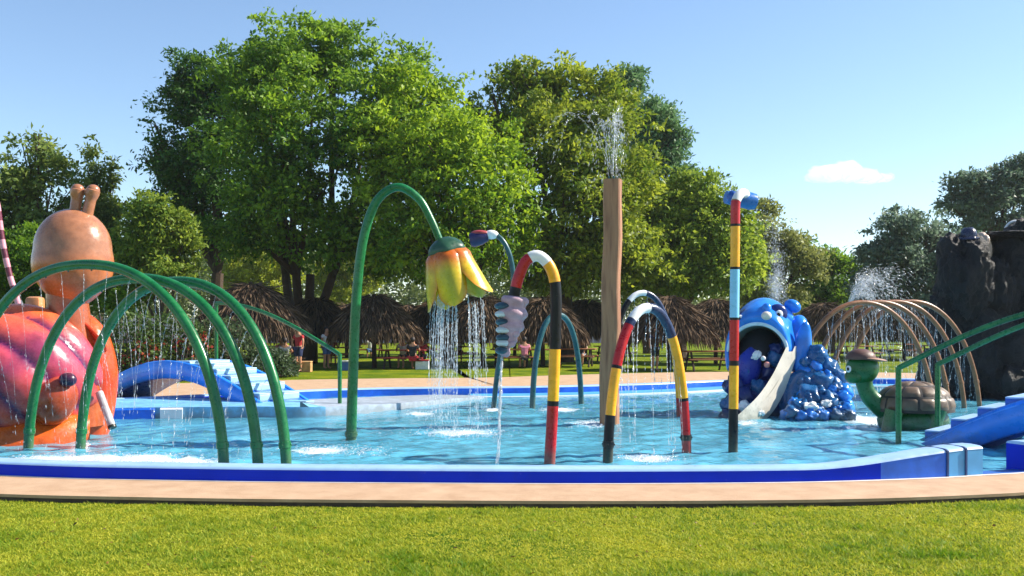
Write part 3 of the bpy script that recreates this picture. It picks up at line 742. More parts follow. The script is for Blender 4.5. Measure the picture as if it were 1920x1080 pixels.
# ------------------------------------------------------------------ blue monster slide
M_MB = paint('monster_blue', s(30, 122, 214), 0.17, 0.35, 3); M_DB = paint('monster_navy', s(16, 40, 104), 0.2, 0.3, 3)
M_TEALB = paint('monster_teal', s(22, 84, 134), 0.24, 0.4, 3); M_CREAM = paint('chute_cream', s(214, 206, 190), 0.3, 0.12, 3)
M_GUM = paint('mouth_grey_green', s(150, 166, 160), 0.4, 0.2, 4); M_DARK = paint('mouth_dark', s(14, 18, 30), 0.5, 0.3, 4)
hd = P(1436, 0, 19.9)
ms = thing('monster_slide', 'blue open-mouthed sea monster with cream slide chute and lumpy blue mound', 'slide', (hd.x, hd.y, -0.4))
yaw = math.radians(-24); fw = Vector((math.sin(yaw), -math.cos(yaw), 0)); rt = Vector((math.cos(yaw), math.sin(yaw), 0)); UP = Vector((0, 0, 1))
HC = P(1430, 662, 19.9)     # centre of the mouth plane
def hood(width, height, depth0, depth1, thick, swell=0.0, nu=32, nv=12):
    rows = []
    for j in range(nv+1):
        v = j/nv; rows.append([])
        k = 1+swell*math.sin(math.pi*v*0.6); close = math.sqrt(max(0, 1-max(0, (v-0.35)/0.65)**2.4))
        for i in range(nu+1):
            t = math.pi*(-0.12+1.24*i/nu)
            x = -math.cos(t)*width*k*max(0.03, close); z = math.sin(t)*height*k*max(0.03, close)
            if z > 0: z *= 1+0.10*math.sin(math.pi*v)
            rows[-1].append(HC+rt*x+UP*z+fw*(depth0+(depth1-depth0)*v))
    return rows
m = MB(); m.grid(hood(0.66, 0.92, 0.50, -0.75, 0, 0.16)); obj('head', m, M_MB, ms, angle=70)
m = MB(); rows = []
for j in range(7):
    v_ = j/6; rows.append([HC+rt*(-math.cos(t_)*(0.57+0.09*v_))+UP*(math.sin(t_)*(0.60+0.32*v_))+fw*(0.60-0.10*v_**2+0.10*math.sin(math.pi*v_)*max(0, math.sin(t_))) for t_ in [math.pi*(-0.12+1.24*i/40) for i in range(41)]])
m.grid(rows); obj('face', m, M_MB, ms, angle=70)
m = MB(); m.grid(hood(0.56, 0.59, 0.56, -0.5, 0, -0.1)); obj('mouth_lining', m, M_GUM, ms, angle=70)
lip = [HC+rt*(-math.cos(t)*0.58)+UP*(math.sin(t)*0.60)+fw*(0.62-0.04*math.sin(t)) for t in [math.pi*(0.02+0.96*i/40) for i in range(41)]]
m = MB(); m.tube(lip, [0.02+0.03*math.sin(math.pi*i/40)**0.5 for i in range(41)], 12); obj('lip', m, paint('lip_pale', s(196, 216, 224), 0.35, 0.12), ms)
m = MB(); m.ell(HC+fw*(-0.10)-rt*0.06-UP*0.30, (0.56, 0.36, 0.80)); obj('throat', m, M_DARK, ms)
# brow folds, crest, eyes, nostril bump
for (px, py, rx, ry, rz, rot, mt) in ((1404, 588, .34, .28, .13, -0.42, M_DB), (1462, 592, .30, .26, .22, 0.55, M_MB), (1486, 574, .17, .2, .13, 0.5, M_MB),
                                      (1490, 628, .24, .34, .42, 0.32, M_MB)):
    m = MB(); m.ell(P(px, py, 19.75), (rx, ry, rz), Matrix.Rotation(rot, 3, 'Y')); obj('brow_fold', m, mt, ms)
m = MB(); m.ell(P(1437, 580, 19.42), (.10, .12, .13), Matrix.Rotation(0.2, 3, 'Y')); obj('nose_ridge', m, M_MB, ms)
m = MB(); m.ell(P(1437, 592, 19.2), (.1, .1, .085)); obj('nostril', m, M_CREAM, ms)
m = MB(); m.ell(P(1458, 588, 19.47), (.20, .1, .19), Matrix.Rotation(0.5, 3, 'Y')); obj('eye_patch', m, M_DB, ms)
m = MB(); m.ell(P(1461, 589, 19.36), (.075, .05, .08)); e_ = obj('eye', m, M_WHITE, ms)
m = MB(); m.ell(P(1460, 590, 19.31), (.036, .02, .04)); obj('pupil', m, C_BLK, e_)
m = MB(); m.ell(P(1388, 596, 19.5), (.07, .05, .06)); e_ = obj('eye', m, M_WHITE, ms)
m = MB(); m.ell(P(1386, 597, 19.46), (.03, .02, .03)); obj('pupil', m, C_BLK, e_)
# side fin
m = MB(); m.ell(P(1505, 655, 19.3), (.17, .1, .55), Matrix.Rotation(0.12, 3, 'Y')); obj('side_fin', m, M_MB, ms)
# tongue panel inside the mouth
m = MB(); m.ell(P(1404, 690, 19.42), (0.24, 0.16, 0.40), Matrix.Rotation(0.15, 3, 'Y'), 24, 16, lambda p: p*(1+0.12*mnoise.noise(p*2)))
obj('tongue', m, paint('tongue_blue', s(16, 44, 150), 0.3, 0.2), ms)
m = MB()
# chute: U section swept along a falling curve
cpth = resample(catmull([P(1484, 662, 19.1), P(1474, 690, 19.0), P(1458, 728, 18.85), P(1434, 762, 18.6), P(1400, 786, 18.3), P(1380, 792, 18.15)], 8), 26)
cr, inn = [], []
sd_ = Vector((0.75, 0.55, 0)).normalized()
for i, p in enumerate(cpth):
    u = i/25; wd = 0.155+0.06*u; hh = 0.06+0.20*math.sin(math.pi*min(1, 0.12+u*0.9))
    cr.append([p-sd_*wd+UP*hh*0.9, p-sd_*(wd-0.05)+UP*hh*0.9, p-sd_*(wd-0.07)+UP*0.03, p+sd_*(wd-0.07)+UP*0.03, p+sd_*(wd-0.05)+UP*hh, p+sd_*wd+UP*hh, p+sd_*(wd-0.02)-UP*(0.10+0.1*u), p-sd_*(wd-0.02)-UP*(0.10+0.1*u)])
m.solid_sweep(cr); obj('chute', m, M_CREAM, ms, angle=35)
# lumpy mound (waves) either side
rnd = random.Random(5)
lumps = [(1530, 668, .22), (1552, 690, .22), (1520, 700, .24), (1540, 722, .26), (1570, 708, .2), (1580, 735, .2), (1515, 745, .26), (1550, 752, .24), (1585, 765, .17), (1500, 770, .24), (1530, 775, .2), (1562, 776, .18),
         (1592, 780, .13), (1508, 722, .2), (1480, 778, .16), (1400, 700, .2), (1375, 725, .2), (1372, 760, .2), (1395, 745, .22), (1420, 730, .2), (1362, 780, .14), (1410, 768, .16), (1440, 700, .18), (1452, 672, .17), (1456, 655, .14), (1395, 780, .12), (1425, 752, .14)]
for _ in range(44):
    a_, b2 = rnd.random(), rnd.random(); py_ = 668+115*math.sqrt(a_); x0_ = 1512-34*(py_-668)/115; x1_ = 1545+52*(py_-668)/115
    lumps.append((x0_+(x1_-x0_)*b2, py_, rnd.uniform(0.09, 0.15)))
for k, (px, py, rr) in enumerate(lumps):
    d = 19.25-0.9*max(0, (py-700)/85)*(1 if px > 1470 else 0.75)+(0.25 if px < 1470 else 0)-(0.14 if rr < 0.15 and px > 1470 else 0)
    c = P(px, py, d); m = MB(); ph = rnd.random()*10
    m.ell(c, (rr, rr*1.1, rr*0.95), Matrix.Rotation(rnd.uniform(-1, 1), 3, 'Y'), 18, 12, lambda p: p*(1+0.42*mnoise.noise(p*1.9+Vector((ph, ph, 0)))))
    obj('mound_lump', m, (M_TEALB, M_TEALB, M_MB)[k % 3] if px > 1470 else (M_DB, M_TEALB)[k % 2], ms, angle=70)
for (px, py, rr, dd) in ((1398, 764, .16, 18.75), (1421, 772, .12, 18.6), (1418, 666, .10, 19.2), (1522, 764, .15, 18.32), (1548, 757, .10, 18.36)):
    m = MB(); ph = px*0.37; m.ell(P(px, py, dd), (rr, rr*.8, rr*.7), Matrix.Rotation(rnd.uniform(-.8, .8), 3, 'Y'), 22, 14, lambda p: p*(1+0.6*mnoise.noise(p*2.2+Vector((ph, ph, 0))))); obj('glint_crest', m, M_WHITE, ms)  # white crests stand in for sun glints on the wet lumps
for (px, py, rr, mt) in ((1438, 684, .06, paint('tooth_pink', s(222, 150, 140), 0.35)), (1431, 672, .05, C_WHT)):
    m = MB(); m.ell(P(px, py, 19.0), rr, nu=12, nv=8); obj('tooth', m, mt, ms)
m = MB(); m.ell(P(1425, 756, 19.5), (0.62, 0.5, 0.5)); obj('mound_core', m, M_DB, ms)
m = MB(); m.ell(P(1525, 755, 19.2), (0.75, 0.5, 0.7)); obj('mound_core', m, M_TEALB, ms)

# ------------------------------------------------------------------ turtle
D = 16.9; tb = P(1700, 0, D)
tt = thing('turtle_figure', 'green turtle figure with brown cap and tan plated shell', 'turtle figure', (tb.x, D, -0.4))
GT = paint('turtle_green', s(14, 88, 34), 0.3, 0.3, 5)
sc_c = P(1714, 765, D)
m = MB(); nu, nv = 48, 20; rows = []; cl = []
a_, b_c = 0.66, 0.58
for j in range(nv+1):
    u = j/nv; rows.append([])
    for i in range(nu+1):
        t = 2*math.pi*i/nu; rr = math.sin(u*math.pi/2)
        z = 0.50*math.cos(u*math.pi/2)**0.8-0.05
        rows[-1].append(sc_c+Vector((rr*math.cos(t)*a_, rr*math.sin(t)*b_c, z)))
m.grid(rows); obj('shell_core', m, paint('shell_groove', s(40, 32, 26), 0.6), tt, angle=70)
SH = paint('shell_tan', s(100, 80, 60), 0.42, 0.3, 7)
def shell_pt(u, t, lift):
    rr = math.sin(u*math.pi/2)
    n = Vector((rr*math.cos(t), rr*math.sin(t), math.cos(u*math.pi/2)*1.1)).normalized()
    return sc_c+Vector((rr*math.cos(t)*a_, rr*math.sin(t)*b_c, 0.50*math.cos(u*math.pi/2)**0.8-0.05))+n*lift
def scute(u0, u1, t0_, t1_):
    m = MB(); rows = []
    for j in range(7):
        u = u0+(u1-u0)*j/6; rows.append([])
        for i in range(9):
            t = t0_+(t1_-t0_)*i/8; e = min(1, 2.2*min(j/6, 1-j/6, i/8, 1-i/8)*2); rows[-1].append(shell_pt(u, t, -0.004+0.022*e**0.5))
    m.grid(rows); obj('scute', m, SH, tt, angle=60)
scute_top = [(0.02, 0.30)]
for k in range(6): scute(0.03, 0.33, 2*math.pi*k/6+0.05, 2*math.pi*(k+1)/6-0.05)
for k in range(10): scute(0.36, 0.70, 2*math.pi*(k+.3)/10+0.025, 2*math.pi*(k+1.3)/10-0.025)
for k in range(14): scute(0.73, 0.97, 2*math.pi*k/14+0.02, 2*math.pi*(k+1)/14-0.02)
m = MB(); m.ell(sc_c+Vector((-0.02, 0, -0.22)), (0.6, 0.5, 0.34), nu=28); obj('belly', m, GT, tt)
for (px, py, dd) in ((1670, 795, D-0.42), (1672, 795, D+0.4), (1752, 792, D-0.4), (1755, 792, D+0.4)):
    m = MB(); c = P(px, py, dd); m.tube([c+Vector((0.06, 0, 0.22)), c+Vector((0, 0, 0.02)), c+Vector((-0.03, 0, -0.35))], [0.15, 0.13, 0.17], 16); obj('leg', m, GT, tt)
nk = catmull([P(1690, 768, D), P(1662, 768, D), P(1635, 748, D), P(1622, 725, D), P(1618, 700, D)], 8)
rad = np.interp(np.linspace(0, 1, len(nk)), [0, .4, .75, 1], [.24, .165, .135, .16]); m = MB(); m.tube(nk, list(rad), 20); obj('neck', m, GT, tt)
hc = P(1617, 692, D)
def thf(p): return Vector((p.x*(1+0.10*p.z), p.y, p.z if p.z < 0 else p.z*0.9))
m = MB(); m.ell(hc, (0.275, 0.25, 0.27), None, 28, 18, thf)
m.ell(hc+Vector((-0.17, -0.06, -0.12)), (0.15, 0.17, 0.13)); obj('head', m, GT, tt)
m = MB(); m.ell(P(1591, 692, D-0.22), (.045, .03, .06)); e_ = obj('eye', m, C_WHT, tt); m = MB(); m.ell(P(1590, 692, D-0.25), (.022, .012, .03)); obj('pupil', m, C_BLK, e_)
CAP = paint('cap_brown', s(86, 54, 44), 0.5, 0.3, 8)
m = MB(); m.ell(P(1614, 672, D), (0.255, 0.25, 0.17), None, 28, 14, lambda p: Vector((p.x, p.y, max(p.z, -0.1)))); c_ = obj('cap', m, CAP, tt)
m = MB(); m.ell(P(1632, 673, D-0.02), (0.27, 0.27, 0.035), Matrix.Rotation(0.12, 3, 'Y')); obj('cap_brim', m, paint('cap_brim_tan', s(150, 112, 92), 0.5, 0.25, 8), c_)

# ------------------------------------------------------------------ black rocks
def rock_mat():
    m, N, L = nodes_mat('rock_black'); b = N['Principled BSDF']; pos = geo_pos(N)
    n = noise(N, L, 1.6, 8, pos, 0.65); n2 = noise(N, L, 7, 8, pos, 0.7)
    L.new(ramp_mix(N, L, mapr(N, L, n, 0.35, 0.7), s(8, 8, 11), s(30, 24, 24)), b.inputs['Base Color'])
    b.inputs['Roughness'].default_value = 0.55; bump(N, L, n2, 1.0, 0.16, b); return m
M_ROCK = rock_mat()
rk0 = P(1850, 0, 24.5)
rk = thing('rock_tower', 'tower of black artificial boulders behind the brown arches', 'rock', (rk0.x, rk0.y, -0.4))
def rockmesh(c, r_, seed, amp=0.36, fr=1.4):
    bm = bmesh.new(); bmesh.ops.create_icosphere(bm, subdivisions=5, radius=1.0)
    o = Vector((seed*3.1, seed*1.7, seed))
    m = MB()
    for v in bm.verts:
        p = v.co.copy(); k = 1+amp*mnoise.noise(p*fr+o)-amp*0.55*abs(mnoise.noise(p*fr*2.6+o))+amp*0.3*mnoise.noise(p*fr*6+o)+amp*0.16*mnoise.noise(p*fr*14+o)
        q = p*k; q = Vector([math.copysign(abs(x)**0.85, x) for x in q]); v.co = Vector((q.x*r_[0], q.y*r_[1], q.z*r_[2]))+Vector(c)
    bm.verts.index_update(); m.add([v.co for v in bm.verts], [[v.index for v in f.verts] for f in bm.faces]); bm.free(); return m
for k, (px, py, d, rx, ry, rz) in enumerate(((1806, 520, 24.0, .64, .7, 1.12), (1792, 590, 24.2, .5, .6, .9), (1880, 560, 24.6, .75, .9, 1.5), (1850, 660, 24.2, 1.0, .9, 1.25), (1790, 700, 24.2, .8, .8, .8),
                                             (1935, 500, 24.8, .8, .9, 1.1), (1960, 640, 24.3, 1.1, 1, 1.5), (1900, 720, 23.9, 1.0, .8, .8), (2030, 600, 24.6, 1.0, 1.0, 1.9), (1850, 560, 24.4, .62, .8, 1.15), (1780, 620, 24.3, .5, .6, 1.0), (1890, 490, 24.9, .6, .7, .7))):
    obj('boulder', rockmesh(P(px, py, d), (rx, ry, rz), k+1.3), M_ROCK, rk, angle=180)
m = MB(); c = P(1915, 443, 24.6); m = rockmesh(c, (1.05, 0.9, 0.12), 22.0, 0.25, 2.2); obj('top_slab', m, M_ROCK, rk, angle=180)
m = rockmesh(P(1838, 470, 24.3), (.24, .3, .42), 31.0, 0.2, 1.5); obj('lit_rock_face', m, paint('stone_lit', s(190, 168, 150), 0.35, 0.3, 5), rk, angle=180)  # pale colour paints in the sunlit face of the black boulder
m = MB(); c = P(1816, 446, 24.0); m.lathe([(0.001, 0.26), (0.1, 0.25), (0.17, 0.18), (0.2, 0.08), (0.2, 0.02), (0.3, -0.02), (0.31, -0.06), (0.001, -0.06)], c, None, 24)
tag(obj('dome_lamp', m, paint('dome_navy', s(28, 34, 62), 0.25, 0.3, 6), rk), 'dark blue dome nozzle on the left boulder')
m = MB(); c = P(1905, 438, 25.2); m.tube([c+Vector((-.3*math.cos(t), 0, .32*math.sin(t))) for t in [math.pi*i/16 for i in range(17)]], 0.035, 10)
obj('white_hoop', m, C_WHT, rk)

# ------------------------------------------------------------------ arched step bridges with green rails
M_BR = paint('bridge_blue', s(24, 96, 196), 0.3, 0.25, 2.2); M_BRS = paint('bridge_bright', s(34, 128, 232), 0.3, 0.3, 2.0); M_BRL = paint('bridge_pale', s(150, 190, 206), 0.4, 0.2, 2.2)
def bridge(label, foot, u, L, width, apex, nst, tread_mat, body_mat, rh, thick, group, sides=(-1, 1), pale=False):
    u = Vector((u[0], u[1], 0)).normalized(); v = Vector((-u.y, u.x, 0)); foot = Vector((foot[0], foot[1], 0))
    r = thing('step_bridge', label, 'footbridge', (foot.x, foot.y, -0.4), group)
    zf = lambda t: WZ-0.14+(apex+0.06-WZ)*max(0, math.sin(math.pi*t/L))**1.12
    ts = [L*i/48 for i in range(49)]; secs = []
    for t in ts:
        z = zf(t); zb = z-thick*(0.75+0.9*abs(t/L-0.5)**1.5*2); zb = max(zb, -0.39) if z > -0.3 else -0.39
        zb = min(zb, z-0.12); c = foot+u*t
        secs.append([c-v*width/2+UP*z, c+v*width/2+UP*z, c+v*width/2+UP*zb, c-v*width/2+UP*zb])
    obj('arch_body', MB().solid_sweep(secs), body_mat, r, angle=30)
    R = Matrix((( u.x, v.x, 0), (u.y, v.y, 0), (0, 0, 1)))
    run = L*0.5/(nst+0.5)
    for sgn in ((0,) if pale else (0, 1)):
        for k in range(nst):
            t = run*(k+0.55)+0.05; t = t if sgn == 0 else L-t
            z = zf(t)+(0.02 if pale else 0.15); hgt = 0.26
            c = foot+u*t
            o = obj('step', MB().box(c+UP*(z-hgt/2), (run*1.02, width*0.93, hgt), R, 0.012), body_mat if (sgn or not pale) else tread_mat, r, smooth=False)
            obj('tread', MB().box(c+UP*(z+0.014), (run*1.0, width*0.94, 0.028), R, 0.008), M_BRL if pale else M_PALE, o, smooth=False)
    for sd in (-1, 1):
        st = []
        chute = (not pale) and sd == -1
        for t in ts[2:47]:
            z = zf(t); c = foot+u*t+v*sd*(width/2+0.002); o_ = v*sd*0.09; zb = max(-0.38, z-thick*0.9)
            e = 0.03 if pale else 0.13; st.append([c+UP*(z+e), c+o_*0.5+UP*(z+e+0.012), c+o_+UP*(z+e-0.02), c+o_*1.1+UP*((z+e+zb)/2), c+o_+UP*(zb+0.03), c+UP*zb])
        if chute:
            st = []
            for t in ts[1:48]:
                z = zf(t)-0.02; c = foot+u*t+v*sd*(width/2+0.002); w_ = v*sd; zb = max(-0.38, z-thick*0.75)
                st.append([c+UP*(z+0.14), c+w_*0.05+UP*(z+0.15), c+w_*0.08+UP*(z+0.12), c+w_*0.13+UP*(z-0.01), c+w_*0.25+UP*(z-0.05), c+w_*0.38+UP*(z-0.03), c+w_*0.43+UP*(z+0.07), c+w_*0.46+UP*(z+0.09), c+w_*0.49+UP*(z+0.06), c+w_*0.48+UP*(zb+0.03), c+w_*0.4+UP*zb, c+UP*zb])
        obj('slide_chute' if chute else 'stringer', MB().solid_sweep(st), M_BRS, r, angle=75)
    for sd in sides:
        off = v*sd*(width/2+(0.56 if (not pale and sd == -1) else 0.06))
        top = [foot+off-u*0.12+UP*(rh-0.06)]
        Le = L*0.5 if pale else L
        for i in range(0, 21):
            t = Le*i/20; top.append(foot+off+u*t*1.0+UP*(rh+(apex+0.05)*math.sin(math.pi*t/L)**1.0))
        if not pale: top.append(foot+off+u*(L+0.12)+UP*(rh-0.06))
        rl = obj('handrail', MB().tube(catmull(top, 3), 0.042, 12), C_GREEN, r)
        for t in (-0.12, L*0.5, L+0.12)[:2 if pale else 3]:
            zt = rh-0.05 if t < 0 or t > L else rh+apex+0.05
            c = foot+off+u*t; obj('post', MB().tube([c+UP*-0.38, c+UP*zt], 0.042, 12), C_GREEN, rl)
    return r
bridge('blue stepped bridge at the right edge in front of the turtle',
       (6.62, 15.5), (0.76, -0.65), 4.9, 1.2, 0.80, 6, M_SKYBLUE, M_BR, 1.14, 0.42, 'blue arched step bridges')
bridge('blue arched bridge with pale steps behind the green arches',
       (-4.0, 19.75), (-0.80, 0.56), 7.6, 1.15, 1.0, 8, M_BRL, M_BR, 1.18, 0.40, 'blue arched step bridges', (-1,), True)

# ------------------------------------------------------------------ trees
BARK = bark('bark_dark', s(74, 58, 46)); BARK2 = bark('bark_grey', s(120, 108, 92))
def limb(mb, a, b, r0, r1, sag, rng, n=7):
    a = Vector(a); b = Vector(b); out = []; mid = a.lerp(b, 0.5)+Vector((rng.normal()*0.2, rng.normal()*0.2, -sag))*(b-a).length*0.18
    for i in range(n+1):
        t = i/n; p = a*(1-t)**2+mid*2*t*(1-t)+b*t*t; out.append(p)
    mb.tube(out, [r0+(r1-r0)*i/n for i in range(n+1)], 8)
def tree(name, label, trunk_px, d, blobs, mat, seed, nclust=900, per=34, leaf=(0.265, 0.13), clr=0.70, forks=None, trunk_r=0.28, fork_z=2.2, group=None, barkm=None, droop=0.25, loose=0.0, cat='tree'):
    """blobs: (px, py, rx_px, ry_px[, depth offset]) foliage masses; real size at distance d"""
    rng = np.random.default_rng(seed); k = d/F
    base = Vector(((trunk_px-960)*k, d, LZ))
    r = thing(name, label, cat, base, group)
    B = []
    for q in blobs:
        px, py, rx, ry = q[:4]; dy = q[4] if len(q) > 4 else 0
        c = P(px, py, d); B.append((np.array((c.x, d+dy, c.z)), rx*k, ry*k))
    vol = np.array([rx*rx*ry for _, rx, ry in B])**0.72; vol /= vol.sum()
    C = []; T = []; CN_ = []; SZ = []
    for (c, rx, ry), wgt in zip(B, vol):
        n = max(8, int(nclust*1.45*wgt)); ni = int(n*0.20); ns = int(n*0.16); no = n-ni-ns
        dirs = unit(rng.normal(size=(n, 3))); dirs[-ns:] = unit(dirs[-ns:]+np.array([0, 0, 0.5]))
        rad = np.concatenate([rng.uniform(0.25, 0.72, ni), rng.uniform(0.78, 1.0, no), rng.uniform(1.02, 1.24, ns)])
        rad *= 1+0.24*np.array([mnoise.noise(Vector(dd*2.6)+Vector((seed, c[0], c[2]))) for dd in dirs])+rng.normal(size=n)*0.06
        C.append(c+dirs*rad[:, None]*np.array([rx, rx*0.9, ry])); CN_.append(dirs); T.append(rng.uniform(0, 1, n)*0.6+0.2+rng.normal()*0.08)
        SZ.append(np.concatenate([np.full(ni, 1.001), np.ones(no), np.full(ns, 0.7)]))
    C = np.concatenate(C); CN_ = np.concatenate(CN_); T = np.concatenate(T); SZ = np.concatenate(SZ); n = len(C)
    # open irregular holes
    hole = np.array([mnoise.noise(Vector(p)*0.8+Vector((seed*7.7, 0, 0)))+0.45*mnoise.noise(Vector(p)*0.3+Vector((0, seed*3.1, 0))) for p in C])
    keep = hole > np.where(SZ == 1.001, -0.4, np.where(SZ < 0.9, -0.15, 0.0)+loose)
    C, CN_, T, SZ = C[keep], CN_[keep], T[keep], SZ[keep]; n = len(C)
    csz = clr*rng.uniform(0.55, 1.1, n)*SZ
    per = int(per*1.08)
    pos = np.repeat(C, per, 0)+rng.normal(size=(n*per, 3))*np.repeat(csz, per)[:, None]*np.array([0.52, 0.52, 0.26])
    axis = unit(np.repeat(CN_, per, 0)*0.55+rng.normal(size=(n*per, 3))*0.75+np.array([0, 0, -droop]))
    Ls = leaf[0]*rng.uniform(0.4, 1.45, n*per); Ws = leaf[1]*rng.uniform(0.5, 1.45, n*per)
    V = leaf_faces(pos, axis, Ls, Ws, rng, face=np.repeat(CN_, per, 0)*0.8+np.array([0, 0, 0.6]))
    tint = np.clip(np.repeat(T, per)+rng.normal(size=n*per)*0.16, 0, 1)
    quads_mesh('crown', V-np.array(base), mat, tint, 4, r)
    mb = MB(); fk = forks or [(trunk_px, None)]
    tops = []
    for fpx, _ in fk:
        f = Vector(((fpx-960)*k, d+rng.normal()*0.3, fork_z)); tops.append(f)
    if len(fk) == 1: limb(mb, base-Vector((0, 0, 0.1)), tops[0], trunk_r*1.25, trunk_r*0.9, 0.0, rng)
    else:
        for f in tops: limb(mb, base+Vector((rng.normal()*0.15, rng.normal()*0.15, -0.1)), f, trunk_r*0.9, trunk_r*0.6, 0.25, rng)
    for i, (c, rx, ry) in enumerate(B):
        f = min(tops, key=lambda q: (q-Vector(c)).length)
        tgt = Vector(c)+Vector((0, 0, ry*0.35)); limb(mb, f, tgt, trunk_r*0.55, trunk_r*0.10, 0.5, rng)
        for _ in range(4):
            dd = unit(rng.normal(size=3)); e = Vector(c)+Vector(dd*np.array([rx, rx, ry])*0.8)
            limb(mb, f.lerp(tgt, rng.uniform(0.5, 0.9)), e, trunk_r*0.22, 0.02, 0.2, rng, 5)
    obj('trunk', mb, barkm or BARK, r)
    return r
GRP = 'trees around the pool garden'
G_MID = leaf_mat('leaf_mid', s(44, 90, 22), s(128, 164, 42), 0.48); G_DARK = leaf_mat('leaf_dark', s(28, 66, 26), s(76, 120, 40), 0.38)
G_YEL = leaf_mat('leaf_bright', s(64, 112, 22), s(152, 180, 42), 0.48); G_OLV = leaf_mat('leaf_olive', s(70, 102, 26), s(156, 170, 50), 0.46)
G_BLU = leaf_mat('leaf_bluish', s(54, 92, 62), s(110, 148, 92), 0.38); G_GRY = leaf_mat('leaf_greygreen', s(64, 86, 74), s(120, 142, 116), 0.36)
G_LIME = leaf_mat('leaf_lime', s(96, 120, 28), s(170, 176, 48), 0.45)
tree('broadleaf_tree', 'tallest spreading green tree with several dark stems, behind the thatched umbrellas', 572, 47,
     [(545, 100, 85, 62), (620, 95, 75, 62, 1), (480, 190, 85, 75, -1), (600, 200, 100, 85, -2), (690, 170, 70, 90, 1), (520, 300, 105, 80, -3), (640, 310, 95, 85, -3), (560, 395, 100, 55, -3), (665, 410, 80, 60, -2), (760, 130, 45, 45, 1), (480, 90, 38, 40, 1), (470, 440, 60, 48, -2), (640, 470, 75, 42, -3), (530, 455, 50, 40, 1)],
     G_MID, 3, 1700, 32, forks=[(530, 0), (556, 0), (580, 0), (622, 0)], trunk_r=0.34, fork_z=4.2, group=GRP)
tree('broadleaf_tree', 'dark shaded tree with long ragged left branches, left of the tallest tree', 412, 54,
     [(385, 150, 68, 50), (350, 210, 58, 58), (430, 220, 75, 70), (330, 300, 62, 45), (400, 320, 80, 62), (300, 305, 42, 34), (450, 400, 70, 55), (360, 385, 66, 45), (290, 235, 14, 10), (278, 285, 20, 14), (430, 130, 36, 32), (400, 440, 52, 28)],
     G_DARK, 5, 1150, 30, trunk_r=0.36, fork_z=4.6, group=GRP)
tree('broadleaf_tree', 'bright yellow-green tree behind the tulip fountain', 840, 44.5,
     [(770, 200, 75, 75), (850, 230, 75, 65), (740, 290, 80, 75, -1), (840, 320, 90, 80, -2), (930, 330, 62, 75, -1), (770, 400, 85, 70, -2), (890, 420, 90, 70, -2), (965, 420, 42, 55), (820, 480, 100, 50, -2), (940, 480, 55, 45, -1), (740, 110, 34, 34, 2), (720, 470, 70, 50)],
     G_YEL, 8, 1650, 32, trunk_r=0.3, fork_z=3.0, group=GRP)
tree('broadleaf_tree', 'rounded olive-green tree behind the wooden post', 1060, 49,
     [(980, 185, 62, 58), (1060, 190, 70, 60), (1130, 210, 62, 62), (960, 270, 45, 60), (1040, 290, 85, 80, -2), (1130, 310, 80, 80, -2), (1060, 400, 85, 80, -3), (1150, 420, 75, 80, -2), (1050, 490, 80, 60, -2), (1140, 510, 90, 55, -2), (920, 190, 34, 40), (1200, 350, 45, 70), (905, 235, 46, 50, 1), (990, 150, 40, 30)],
     G_OLV, 12, 1900, 32, leaf=(0.28, 0.14), trunk_r=0.35, fork_z=3.2, group=GRP)
tree('broadleaf_tree', 'bluish-green tree rising behind the olive tree, right side', 1215, 64,
     [(1165, 185, 42, 45), (1225, 240, 45, 45), (1255, 300, 42, 50), (1200, 310, 50, 60), (1240, 380, 60, 60), (1275, 265, 18, 16), (1280, 330, 22, 22), (1180, 145, 22, 16)],
     G_BLU, 15, 800, 34, leaf=(0.3, 0.13), trunk_r=0.3, fork_z=5, group=GRP, loose=0.06)
tree('broadleaf_tree', 'light green bushy tree above the right-hand thatched umbrellas', 1280, 50,
     [(1240, 420, 55, 60), (1300, 380, 52, 48), (1340, 440, 55, 60, -1), (1260, 490, 65, 55, -1), (1330, 510, 68, 48, -1), (1380, 480, 45, 55), (1200, 500, 50, 50)],
     leaf_mat('leaf_light', s(82, 116, 34), s(156, 176, 60), 0.45), 18, 1300, 34, trunk_r=0.24, fork_z=2.6, group=GRP)
tree('broadleaf_tree', 'soft olive tree behind the banded pole and spray plume', 1440, 60,
     [(1420, 440, 42, 42), (1460, 480, 48, 42), (1400, 510, 45, 45), (1470, 525, 55, 40), (1430, 395, 22, 16), (1510, 500, 34, 42), (1440, 545, 60, 30)],
     leaf_mat('leaf_soft', s(92, 104, 56), s(150, 158, 84), 0.4), 21, 900, 32, trunk_r=0.25, fork_z=3, group=GRP)
tree('broadleaf_tree', 'low mid-green tree left of the dark right-hand grove', 1560, 66,
     [(1545, 510, 40, 34), (1520, 545, 42, 28), (1585, 530, 34, 36), (1570, 560, 50, 22), (1600, 505, 20, 22), (1500, 470, 18, 16)],
     G_MID, 25, 500, 34, leaf=(0.3, 0.13), trunk_r=0.22, fork_z=2.4, group=GRP)
tree('broadleaf_tree', 'dark grey-green tree behind the brown arches', 1710, 58,
     [(1690, 440, 48, 42), (1740, 450, 55, 45), (1660, 490, 42, 42), (1720, 510, 62, 50), (1780, 490, 50, 60), (1650, 540, 48, 34), (1720, 560, 70, 30), (1715, 408, 20, 14), (1640, 460, 12, 12)],
     G_GRY, 29, 1200, 34, trunk_r=0.28, fork_z=2.6, group=GRP)
tree('broadleaf_tree', 'tall sparse grey-green tree above the black rocks', 1865, 68,
     [(1815, 350, 34, 30), (1850, 380, 42, 30), (1800, 390, 30, 24), (1890, 350, 34, 36), (1920, 330, 34, 32), (1870, 420, 52, 30), (1950, 390, 52, 50), (1815, 425, 34, 20), (1930, 440, 60, 40)],
     G_GRY, 33, 800, 34, leaf=(0.34, 0.15), trunk_r=0.34, fork_z=5.5, loose=0.10, group=GRP)
